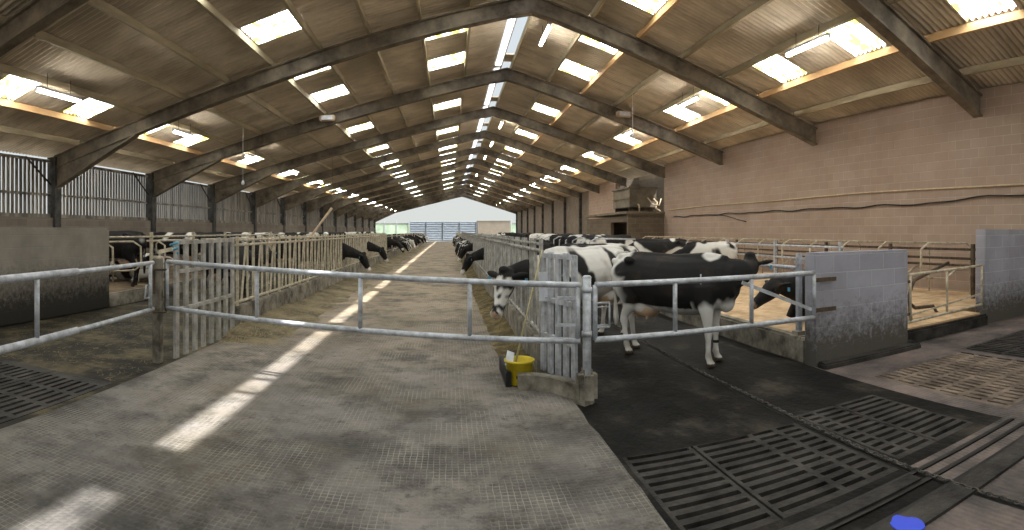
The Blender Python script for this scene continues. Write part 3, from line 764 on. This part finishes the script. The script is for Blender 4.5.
# ------------------------------------------------------------------ bucket, stick, chain, puddle
t = empty('bucket', (.76, 5.86, 0), 'yellow plastic bucket with a dark hole standing by the kerb', 'bucket')
MB().lathe([(0, .0), (.115, 0), (.12, .01), (.155, .24), (.165, .24), (.168, .26), (.155, .265), (.148, .25), (.112, .02), (0, .02)], n=36).build('body', 'yellow', t)
MB().lathe([(0, .16), (.13, .165)]).build('contents', 'silage_dark', t)
MB().tube([(.16 * math.cos(a), .16 * math.sin(a), .25 - .05 * math.sin((a - .2) / (PI) * PI)) for a in [q * PI / 12 for q in range(13)]], .006, 6).build('handle', 'galv', t)
mb = MB(); a0 = -1.75
mb.add([((.1335 + .002) * math.cos(a0 + .2 * math.cos(b)), (.1335 + .002) * math.sin(a0 + .2 * math.cos(b)), .1 + .028 * math.sin(b)) for b in [q * PI / 6 for q in range(12)]], [list(range(12))]); mb.build('hole', 'pit', t)
o = MB().add([(-.08, -.02, .21), (.0, -.07, .23), (.02, -.03, .34), (-.05, .02, .36)], [(0, 1, 2, 3)]).add([(-.08, -.01, .21), (.0, -.06, .23), (.02, -.02, .34), (-.05, .03, .36)], [(0, 1, 2, 3)]).build('paper', 'white_plastic'); o.location = (.68, 5.84, .0)
tag(o, 'crumpled white paper sticking out of the yellow bucket', 'paper')
o = MB().tube([(.70, 5.8, .2), (1.04, 6.02, 1.44)], [.011, .009], 7).build('stick', 'stick', loc=(.70, 5.8, .2)); tag(o, 'thin pale stick leaning from the yellow bucket to the right barrier', 'stick')
o = MB().box(.60, .66, 5.72, 6.5, -.02, .16, bev=.01).build('gutter_edge', 'black_rubber', loc=(.63, 5.75, -.02)); tag(o, 'short dark upstand beside the yellow bucket', 'edging')
# scraper chain in its groove
mb = MB(); y = -1.0
cn = MB()
q = 0
while y < 16:
    cx = 2.9 + .012 * math.sin(y * 1.7); z = ZR + .016; L_ = .045
    pts = []
    for a in range(9):
        th = 2 * PI * a / 8; u = .013 * math.cos(th); w = .03 * math.sin(th)
        pts.append((cx + (u if q % 2 else 0), y + w, z + (0 if q % 2 else u)))
    cn.tube(pts, .006, 5, cap=False); y += .05; q += 1
o = cn.build('scraper_chain', 'chain', loc=(2.9, 1, ZR)); tag(o, 'long steel scraper chain lying along the dirty alley floor', 'chain')
struct(MB().box(2.87, 2.93, -1, 60, ZR - .01, ZR + .004), 'floor_joint', 'pit')
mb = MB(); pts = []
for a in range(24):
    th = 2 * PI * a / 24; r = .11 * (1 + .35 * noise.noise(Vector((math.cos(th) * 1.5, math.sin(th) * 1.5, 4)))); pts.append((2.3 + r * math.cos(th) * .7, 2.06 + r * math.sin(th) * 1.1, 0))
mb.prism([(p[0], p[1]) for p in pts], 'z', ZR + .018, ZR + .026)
o = mb.build('puddle', 'puddle', loc=(2.3, 2.06, ZR)); tag(o, 'small wet patch with a painted blue reflection on the dirty floor beside the scraper chain', 'puddle'); o['kind'] = 'thing'

t = empty('leaning_pipe', (-7.5, 25.2, .18), 'long pale pipe slanting up over the left cows to a cord from the roof', 'pipe'); c = (-7.5, 25.2, .18)
MB().tube([(-7.5, 25.2, .18), (-6.5, 25.1, 1.4), (-5.46, 25.0, 2.73)], .055, 10).build('pipe', 'conduit', t, loc=c)
MB().tube([(-5.46, 25.0, 2.7), (-5.46, 25.2, ztop(-5.46) - .38)], .006, 5).build('cord', 'dark_steel', t, loc=c)
# ------------------------------------------------------------------ feed on the floor
def heap(name, x0, x1, y0, y1, h, mat, smat, n_, label, seed, side):
    rnd = random.Random(seed); nx, ny = 14, int((y1 - y0) / .12)
    def H(x, y):
        a = (x - x0) / (x1 - x0); a = min(max(a, 0), 1)
        prof = (1 - a) if side < 0 else a
        edge = min(1, (y - y0) / .6, (y1 - y) / .6)
        nn = noise.fractal(Vector((x * 2.2, y * 1.1, seed)), 1, 2, 5)
        return max(-.02, (h * prof ** 1.2 * (.75 + .5 * noise.noise(Vector((x, y * .45, seed + 9)))) + .035 * nn) * max(edge, 0) - .012)
    mb = MB(); vs = [(x0 + (x1 - x0) * i / nx, y0 + (y1 - y0) * j / ny, H(x0 + (x1 - x0) * i / nx, y0 + (y1 - y0) * j / ny)) for j in range(ny + 1) for i in range(nx + 1)]
    mb.add(vs, [(j * (nx + 1) + i, j * (nx + 1) + i + 1, (j + 1) * (nx + 1) + i + 1, (j + 1) * (nx + 1) + i) for j in range(ny) for i in range(nx)], 0, True)
    for _ in range(n_):
        a = rnd.random() ** 1.5; y = y0 + (y1 - y0) * rnd.random() ** 1.7
        x = (x0 + a * (x1 - x0)) if side < 0 else (x1 - a * (x1 - x0))
        th = rnd.random() * PI; l_ = rnd.uniform(.03, .11); d = Vector((math.cos(th), math.sin(th), rnd.uniform(-.3, .5))) * l_ / 2
        p = Vector((x, y, H(x, y) + .012)); w = Vector((-math.sin(th), math.cos(th), .3)) * .0028
        mb.add([p - d - w, p + d - w, p + d + w, p - d + w], [(0, 1, 2, 3)], 1)
    o = mb.build(name, [mat, smat]); tag(o, label, 'animal feed', kind='stuff'); return o
heap('silage', -3.33, -2.35, 7.4, 60, .16, 'silage', 'strand_l', 5200, 'yellow brown feed strewn along the foot of the left barrier', 3, -1)
heap('silage', .62, 1.0, 5.95, 60, .16, 'silage_dark', 'strand_d', 3000, 'dark brown feed lying in the trough along the right barrier', 8, 1)
mb = MB(); rnd = random.Random(5)
for _ in range(3800):
    x = rnd.uniform(-6.9, -3.5); y = 3 + 9 * rnd.random(); th = rnd.random() * PI; l_ = rnd.uniform(.03, .1)
    if -5.2 < x and y < 5: continue
    d = Vector((math.cos(th), math.sin(th), rnd.uniform(-.1, .2))) * l_ / 2; w = Vector((-math.sin(th), math.cos(th), .3)) * .003; p = Vector((x, y, ZR + .012))
    mb.add([p - d - w, p + d - w, p + d + w, p - d + w], [(0, 1, 2, 3)])
o = mb.build('straw_litter', 'strand_d'); tag(o, 'short straw trodden into the left muck alley', 'straw', kind='stuff')

# ================================================================== cows
WHITE = srgb(206, 204, 200); BLACK = srgb(24, 23, 24); PINK = srgb(204, 172, 142); TAN = srgb(222, 196, 166)
def ell_tube(bm, rings, n=14, sd=None):
    """rings: (centre, half width (y), half height (across path in the xz plane))"""
    vs = []; k = len(rings)
    for i, (c, hw, hh) in enumerate(rings):
        c = Vector(c); d = (Vector(rings[min(i + 1, k - 1)][0]) - Vector(rings[max(i - 1, 0)][0])).normalized()
        side = sd if sd is not None else Vector((0, 1, 0)); side = (side - d * side.dot(d)).normalized(); up = d.cross(side).normalized()
        vs.append([bm.verts.new(c + side * hw * math.cos(2 * PI * j / n) + up * hh * math.sin(2 * PI * j / n)) for j in range(n)])
    for i in range(k - 1):
        for j in range(n): bm.faces.new((vs[i][j], vs[i][(j + 1) % n], vs[i + 1][(j + 1) % n], vs[i + 1][j]))
    bm.faces.new(vs[0][::-1]); bm.faces.new(vs[-1])
def blob(bm, c, r, rot=None):
    m = Matrix.Translation(c) @ (rot or Matrix.Identity(4)) @ Matrix.Diagonal((*r, 1))
    bmesh.ops.create_icosphere(bm, subdivisions=3, radius=1, matrix=m)

def cow_mesh(pose, voxel, coat):
    bm = bmesh.new()
    lie = pose == 'lie'; dz = -.60 if lie else 0
    # trunk
    T = [(-1.04, 1.22, .07, .08), (-1.0, 1.18, .17, .17), (-.9, 1.13, .24, .25), (-.72, 1.09, .285, .315), (-.45, 1.05, .30, .35), (-.12, 1.0, .345, .395), (.2, .99, .33, .395),
         (.45, 1.02, .28, .375), (.66, 1.06, .235, .34), (.82, 1.08, .19, .28), (.93, 1.09, .13, .2)]
    ell_tube(bm, [((x, 0, z + dz), hw * (1.12 if lie and abs(x) < .5 else 1), hh) for x, z, hw, hh in T], 20)
    # spine, hook and pin bones
    ell_tube(bm, [((-.98, 0, 1.36 + dz), .05, .04), ((-.6, 0, 1.395 + dz), .07, .045), ((0, 0, 1.375 + dz), .07, .04), ((.55, 0, 1.40 + dz), .07, .05), ((.8, 0, 1.36 + dz), .06, .05)], 8)
    for s in (-1, 1):
        blob(bm, (-.62, s * .235, 1.32 + dz), (.09, .06, .055)); blob(bm, (-.98, s * .11, 1.29 + dz), (.06, .05, .05))
    # neck and head
    if pose == 'stand': N = [(.68, 0, 1.12), (.92, 0, 1.2), (1.12, 0, 1.3), (1.27, 0, 1.39)]; hd = Vector((.86, 0, -.5))
    elif pose == 'turn': N = [(.68, 0, 1.12), (.86, .05, 1.18), (.97, .17, 1.23), (.97, .33, 1.27)]; hd = Vector((-.5, .8, -.3))
    elif pose == 'low': N = [(.68, 0, 1.1), (.95, 0, 1.09), (1.2, 0, 1.05), (1.36, 0, 1.02)]; hd = Vector((.75, 0, -.66))
    elif pose == 'eat': N = [(.68, 0, 1.1), (.95, 0, 1.04), (1.2, 0, .97), (1.42, 0, .90)]; hd = Vector((.56, 0, -.83))
    elif pose == 'reach': N = [(.68, 0, 1.12), (.97, 0, 1.12), (1.25, .0, 1.11), (1.5, .0, 1.09)]; hd = Vector((.56, .15, -.83))
    else: N = [(.68, 0, 1.1 + dz), (.92, .0, 1.17 + dz), (1.12, .0, 1.2 + dz), (1.27, .0, 1.22 + dz)]; hd = Vector((.9, 0, -.42))
    hd.normalize()
    side = Vector((-hd.y, hd.x, 0)).normalized(); up = hd.cross(side) * -1
    if up.z < 0: up = -up
    N = [Vector(q) for q in N]
    ell_tube(bm, [((N[0].x - .15, 0, N[0].z - .03), .2, .3), ((N[0].x + .02, 0, N[0].z), .17, .27), (N[1], .125, .21), (N[2], .1, .165), (N[3], .09, .12)], 14)
    P = N[3]; K = 1.1
    H = lambda a, b=0, y=0: P + (hd * a + up * b + side * y) * K
    ell_tube(bm, [(H(-.05, .03), .077, .1), (H(.03, .03), .11, .13), (H(.14, .015), .13, .145), (H(.25, 0), .101, .123), (H(.36, -.012), .078, .094), (H(.46, -.02), .073, .079), (H(.515, -.025), .077, .072), (H(.545, -.03), .05, .044)], 14, side)
    blob(bm, H(.0, .13), (.077, .066, .05))                       # poll
    az = math.atan2(hd.y, hd.x)
    for s in (-1, 1):
        blob(bm, H(.16, .06, s * .095), (.045, .04, .038))       # brow
        # ear: a flattened leaf standing out behind the eye
        rot = Matrix.Rotation(az, 4, 'Z') @ Matrix.Rotation(s * .25, 4, 'Z') @ Matrix.Rotation(s * .2, 4, 'X')
        blob(bm, H(.02, .045, s * .185), (.05, .115, .032 if pose not in ('eat', 'reach') else .045), rot)
        blob(bm, H(.50, .02, s * .04), (.033, .024, .022))         # nostril rim
    # udder, brisket
    if not lie:
        blob(bm, (-.50, 0, .66), (.24, .175, .15)); blob(bm, (-.66, 0, .72), (.14, .16, .15))
        for sx in (-.6, -.42):
            for s in (-1, 1): ell_tube(bm, [((sx, s * .08, .58), .028, .028), ((sx, s * .085, .50), .018, .018)], 8)
    blob(bm, (.78, 0, .84 + dz), (.13, .10, .16))
    legs = []
    if not lie:
        fo = .05 if pose != 'eat' else .0
        for s in (-1, 1):
            k = -.05 * s
            legs.append([((.56, s * .17, 1.02), .13, .19), ((.58, s * .19, .84), .105, .14), ((.56 + k, s * .19, .66), .075, .085), ((.57 + k, s * .18, .50), .052, .056), ((.58 + k, s * .18, .43), .055, .06), ((.575 + k, s * .18, .34), .037, .04),
                         ((.575 + k, s * .18, .2), .032, .036), ((.575 + k, s * .18, .13), .042, .046), ((.595 + k, s * .18, .08), .038, .042), ((.61 + k, s * .18, .05), .052, .06), ((.62 + k, s * .18, .0), .06, .07)])
            k = -.07 * s
            legs.append([((-.72, s * .15, 1.12), .15, .27), ((-.70, s * .19, .95), .13, .24), ((-.68 + k * .5, s * .19, .8), .1, .175), ((-.74 + k, s * .18, .66), .066, .09), ((-.82 + k, s * .17, .54), .045, .065), ((-.84 + k, s * .17, .47), .044, .06),
                         ((-.82 + k, s * .17, .38), .034, .044), ((-.80 + k, s * .17, .22), .031, .038), ((-.79 + k, s * .17, .14), .042, .046), ((-.765 + k, s * .17, .08), .038, .042), ((-.745 + k, s * .17, .05), .052, .06), ((-.735 + k, s * .17, .0), .06, .07)])
    else:
        for s in (-1, 1):   # folded legs beside the body
            legs.append([((.55, s * .2, .42), .11, .17), ((.72, s * .23, .22), .08, .1), ((.86, s * .22, .1), .055, .06), ((.7, s * .25, .06), .045, .05), ((.5, s * .26, .05), .045, .045)])
            legs.append([((-.7, s * .2, .42), .14, .24), ((-.45, s * .33, .24), .12, .15), ((-.25, s * .38, .12), .08, .09), ((-.45, s * .42, .07), .05, .05), ((-.15, s * .43, .05), .045, .045)])
    for L_ in legs: ell_tube(bm, L_, 12)
    # tail with its switch
    ell_tube(bm, [((-.98, 0, 1.34 + dz), .05, .05), ((-1.07, 0, 1.26 + dz), .032, .032), ((-1.10, .01, 1.0 + dz), .025, .025)] +
             ([((-1.09, .02, .75), .022, .022), ((-1.08, .02, .6), .035, .035), ((-1.07, .02, .45), .045, .045), ((-1.07, .02, .33), .025, .025)] if not lie else [((-1.12, .05, .25), .03, .03), ((-1.05, .1, .06), .04, .04)]), 8)
    me = bpy.data.meshes.new('cow_raw'); bm.to_mesh(me); bm.free()
    o = bpy.data.objects.new('cow_raw', me); C.objects.link(o)
    md = o.modifiers.new('r', 'REMESH'); md.mode = 'VOXEL'; md.voxel_size = voxel; md.use_smooth_shade = True
    sm = o.modifiers.new('s', 'SMOOTH'); sm.factor = .5; sm.iterations = 4 if voxel < .02 else 2
    dg = bpy.context.evaluated_depsgraph_get(); dg.update()
    out = bpy.data.meshes.new_from_object(o.evaluated_get(dg)); out.name = 'cow'
    bpy.data.objects.remove(o); bpy.data.meshes.remove(me)
    out.materials.clear(); out.materials.append(M['coat'])
    at = out.color_attributes.new('coat', 'FLOAT_COLOR', 'POINT')
    cols = []
    muz = H(.52, -.02)
    for v in out.vertices:
        p = v.co; u = Vector((p.x, p.y, p.z - dz))
        d = coat(u, p, H, hd)          # > 0 black, < 0 white
        dn = min(max(d * 14 + .5, 0), 1)
        c = [WHITE[i] * (1 - dn) + BLACK[i] * dn for i in range(3)]
        if not lie:
            ud = ((p.x + .55) / .3) ** 2 + (p.y / .2) ** 2 + ((p.z - .6) / .17) ** 2
            if ud < 1 and abs(p.y) < .16: c = PINK[:3]
            if p.z < .055: c = srgb(58, 48, 38)[:3]
            elif p.z < .5 and d < 0:
                k = (.5 - p.z) / .5 * max(0, min(1, .5 + 1.6 * noise.noise(p * 9))) * .75; dirt = srgb(96, 82, 60); c = [c[i] * (1 - k) + dirt[i] * k for i in range(3)]
        if (p - muz).length < .075: c = [x * .5 + y * .5 for x, y in zip(c, PINK[:3])]
        cols += [c[0], c[1], c[2], 1]
    at.data.foreach_set('color', cols)
    eyes = [H(.17, .045, s * .112) for s in (-1, 1)]
    return out, eyes, H

def nz(u, s, seed): return noise.noise(Vector((u.x * s + seed, u.y * s * .8 + seed * .7, u.z * s))) + .45 * noise.noise(Vector((u.x * s * 2.3, u.y * s * 2, u.z * s * 2.3 + seed)))
def coat_noise(seed, thr, scale=1.5, white_legs=True, face='blaze'):
    def f(u, p, H, hd):
        d = nz(u, scale, seed) - thr
        if white_legs and p.z < .55 and u.z < .55: d = min(d, (p.z - .5) * 2 + .15 * noise.noise(u * 6))
        if u.z < .7 and abs(u.x) < .6 and u.z >= .55: d = min(d, .1 - .9 * abs(.62 - u.z) * 0 - .08)
        hx = (p - H(.2)).length
        if hx < .42:
            d = max(d, .3)
            if face == 'blaze' and abs(p.y) < .045: d = -.3
            if face == 'white': d = -.3
            if face == 'muzzle' and ((p - H(.5)).length < .11 + .05 * noise.noise(p * 9)): d = -.3
        return d * .5
    return f
def sph(u, c, r):   # ragged patch, positive inside
    q = Vector(((u.x - c[0]) / r[0], (u.z - c[1]) / r[1], 0)); return (1 - q.length + .45 * noise.noise(Vector((u.x * 4.2, u.y * 3, u.z * 4.2 + c[0])))+ .2 * noise.noise(u * 11)) * .2
def coat_black_white_legs(u, p, H, hd):      # black cow: white rump flank, legs, belly and brisket
    d = .2
    d = min(d, .2 if u.x > -.70 else -.2 + 0 * u.x)
    edge = (u.x + .70 + .06 * noise.noise(u * 6)); d = max(min(edge * .6, .2), sph(u, (-.73, 1.2), (.17, .13)))
    if u.z < .72 and u.x < .45: d = min(d, (u.z - .73 + .05 * noise.noise(u * 9)) * .9)
    if u.x >= .40 and u.z < 1.0: d = min(d, (u.z - .76 - .22 * max(0, u.x - .5) + .09 * noise.noise(Vector((u.x * 14, u.y * 14, u.z * 2)))) * .9)
    if p.z < .62: d = -.2
    d = min(d, -sph(u, (.62, 1.42), (.13, .07)) if u.z > 1.3 else d)
    return d
def coat_patched(u, p, H, hd):               # white cow with a few large black patches
    d = -.2
    for c, r in (((.34, 1.2), (.13, .24)), ((.26, .96), (.12, .14)), ((.72, 1.2), (.07, .13)), ((.68, .98), (.08, .07)), ((-.42, 1.22), (.10, .20)), ((-.95, 1.2), (.10, .12))):
        d = max(d, sph(u, c, r))
    hx = (p - H(.1)).length
    if (p - H(-.1)).length < .34 and (p - H(.28)).length > .24: d = .2
    if (p - H(.34)).length < .32: d = max(-.2, .22 * (noise.noise(p * 13) - .02))
    return d

COATS = {'a': coat_noise(1.3, .05, 1.5), 'b': coat_noise(7.7, -.25, 1.3), 'c': coat_noise(12.1, .2, 1.7), 'd': coat_noise(21.4, -.05, 1.9, face='white'),
         'k': coat_noise(3.3, -.9, 1.2, white_legs=False, face='none'), 'm': coat_noise(5.3, -.9, 1.2, white_legs=False, face='muzzle'), 'hero': coat_black_white_legs, 'patched': coat_patched}
_mc = {}
def cow(pose, coat, loc, rz, label, group=None, sc=1.0, tagc=None, voxel=.03, pitch=0):
    key = (pose, coat, voxel)
    if key not in _mc: _mc[key] = cow_mesh(pose, voxel, COATS[coat])
    me, eyes, H = _mc[key]
    o = bpy.data.objects.new('cow', me); C.objects.link(o); o.location = loc; o.rotation_euler = (0, 0, rz); o.scale = (sc, sc, sc)
    tag(o, label, 'cow', group)
    if key + ('eye',) not in _mc:
        ms = []
        for e in eyes:
            bm = bmesh.new(); bmesh.ops.create_uvsphere(bm, u_segments=12, v_segments=8, radius=.021, matrix=Matrix.Translation(e)); m_ = bpy.data.meshes.new('eye'); bm.to_mesh(m_); bm.free(); m_.materials.append(M['eye']); ms.append(m_)
        for s in (-1, 1):
            c = H(.04, -.0, s * .25); mb = MB(); mb.box(c.x - .004, c.x + .006, c.y - .028, c.y + .028, c.z - .045, c.z + .015, bev=.003)
            t_ = mb.build('ear_tag', 'blue'); m_ = t_.data; bpy.data.objects.remove(t_); ms.append(m_)
        _mc[key + ('eye',)] = ms
    for q, m_ in enumerate(_mc[key + ('eye',)]):
        if voxel > .03: break
        c = bpy.data.objects.new('eye' if q < 2 else 'ear_tag', m_); C.objects.link(c); c.parent = o
    return o

R = math.radians
PZ = ZR
placed = []
def discs(x, y, rz, pose):
    c, n_ = math.cos(rz), math.sin(rz)
    return [(x + c * a, y + n_ * a, r_) for a, r_ in ((-.8, .33), (-.3, .4), (.2, .4), (.65, .33), (1.15, .22), (1.5, .2))]
_cow = cow
def cow(pose, coat, loc, rz, label, group=None, **kw):
    x, y, z = loc
    for _ in range(40):
        d = discs(x, y, rz, pose)
        if not group or all((a[0] - b[0]) ** 2 + (a[1] - b[1]) ** 2 > (a[2] + b[2]) ** 2 for o in placed for a in o for b in d): break
        y += .2
    if y > 80: return None
    placed.append(discs(x, y, rz, pose))
    return _cow(pose, coat, (x, y, z), rz, label, group, **kw)
# nearest cows on the right
hero = cow('turn', 'hero', (2.92, 6.62, PZ), R(-58), 'black cow with white legs standing behind the alley gate', voxel=.018, sc=.98)
MB().lathe([(.036, 0), (.046, 0), (.046, .035), (.036, .035), (.036, 0)], (.527, .18, .245), 16).build('leg_band', 'black_rubber', hero)
cow('reach', 'patched', (2.0, 7.98, PZ), R(217), 'white cow with black patches reaching her spotted face through the right barrier', voxel=.018, sc=1.02)
cow('lie', 'k', (5.98, 6.95, .2), R(186), 'black cow lying on the bedding beside the pier, head turned to the barrier', voxel=.025)
cow('eat', 'a', (3.1, 11.6, PZ), R(172), 'white cow with large dark patches standing right behind the patched feeding cow', sc=.97)
cow('eat', 'c', (3.6, 13.6, PZ), R(184), 'mostly white cow standing across the alley, rump toward the block wall', sc=.96)
cow('eat', 'd', (5.9, 14.6, .2), R(175), 'cream and black cow standing in the near right cubicles', sc=.86)
cow('eat', 'a', (6.5, 12.6, .2), R(185), 'white cow with a black shoulder standing farthest right in the bedding', sc=.82)
cow('eat', 'm', (2.1, 16.3, PZ), R(181), 'black cow with her head down through the right barrier, second feeder from the gate')
# left side
cow('eat', 'm', (-4.25, 17.4, PZ), R(-4), 'black cow with her head down through the left barrier, nearest feeder on that side')
cow('eat', 'm', (-4.3, 22.6, PZ), R(3), 'second dark cow feeding through the left barrier')
cow('low', 'k', (-8.75, 12.23, .18), R(180), 'big black cow standing behind the end of the stained concrete wall', sc=1.04)
cow('lie', 'd', (-8.75, 13.45, .18), R(180), 'patchy cow lying under the left neck rail')
cow('low', 'b', (-8.75, 15.9, .18), R(180), 'black and white cow standing in the left cubicles behind the slatted end panel')
cow('low', 'k', (-8.75, 18.3, .18), R(180), 'black cow in the left cubicles, third from the concrete wall')
cow('low', 'b', (-8.75, 20.8, .18), R(180), 'mostly black cow with some white in the left cubicles, fourth from the concrete wall')
cow('low', 'k', (-5.3, 12.3, PZ), R(87), 'dark cow standing lengthwise in the left alley just behind the diagonal bars')
cow('low', 'b', (-5.6, 15.3, PZ), R(97), 'patchy cow standing in the left alley before the black feeder')
rnd = random.Random(11); cs = ['m', 'a', 'b', 'k', 'd', 'c', 'b']
for q, y in enumerate([23.6, 25.6, 27.1, 28.8, 30.6, 32.4, 34.6, 37, 40, 43, 46, 50, 54, 58, 63, 68]):
    cow('eat', cs[q % 7], (2.12 + rnd.uniform(-.05, .1), y, PZ), R(180 + rnd.uniform(-5, 5)), 'cow feeding through the far part of the right barrier', 'far feeders along the right barrier', voxel=.04)
for q, y in enumerate([30.6, 32.0, 33.4, 35, 37, 39, 41.2, 44, 47, 51, 55, 60, 65, 70]):
    cow('eat' if q % 4 else 'low', cs[(q * 3) % 7], (-4.45 + rnd.uniform(-.05, .25), y, PZ), R(rnd.uniform(-5, 5)), 'cow feeding at the plain rails beyond the left barrier', 'far feeders on the left side', voxel=.04)
for q, (x, y, r_) in enumerate([(3.4, 20.2, 85), (3.5, 26.0, 92), (3.6, 31.5, 80), (3.6, 38.0, 95), (3.6, 47, 90), (3.5, 57, 90)]):
    cow('low', cs[(q + 2) % 7], (x, y, PZ), R(r_), 'cow standing in the far part of the right alley', 'cows standing far down the right alley', voxel=.04)
for q, k in enumerate([0, 2, 3, 5, 7]):
    cow('low', cs[(q + 4) % 7], (5.5, 17.4 + 1.22 * (k + .5), .2), R(0), 'cow standing in the far right cubicles', 'cows in the far right cubicles', sc=.92, voxel=.04)
for q, (x, y) in enumerate([(5.6, 31), (5.4, 34), (5.6, 41), (5.6, 52)]):
    cow('low', cs[(q + 1) % 7], (x, y, .2), R(0), 'cow standing in the far right cubicles', 'cows in the far right cubicles', sc=.92, voxel=.04)
for q, k in enumerate([10, 12, 13, 15, 17, 20, 24, 30, 38]):
    cow('low', cs[(q + 1) % 7], (-8.75, 10.4 + 1.22 * (k + .5), .18), R(180), 'cow standing in the far left cubicles', 'cows in the far left cubicles', sc=.98, voxel=.04)
for q, (x, y, r_) in enumerate([(-6.0, 19.6, 88), (-6.2, 25.4, 92), (-6.2, 29, 90), (-6.2, 35, 90), (-6.2, 43, 90)]):
    cow('low', cs[(q + 3) % 7], (x, y, PZ), R(r_), 'cow standing in the far part of the left alley', 'cows standing far down the left alley', voxel=.04)
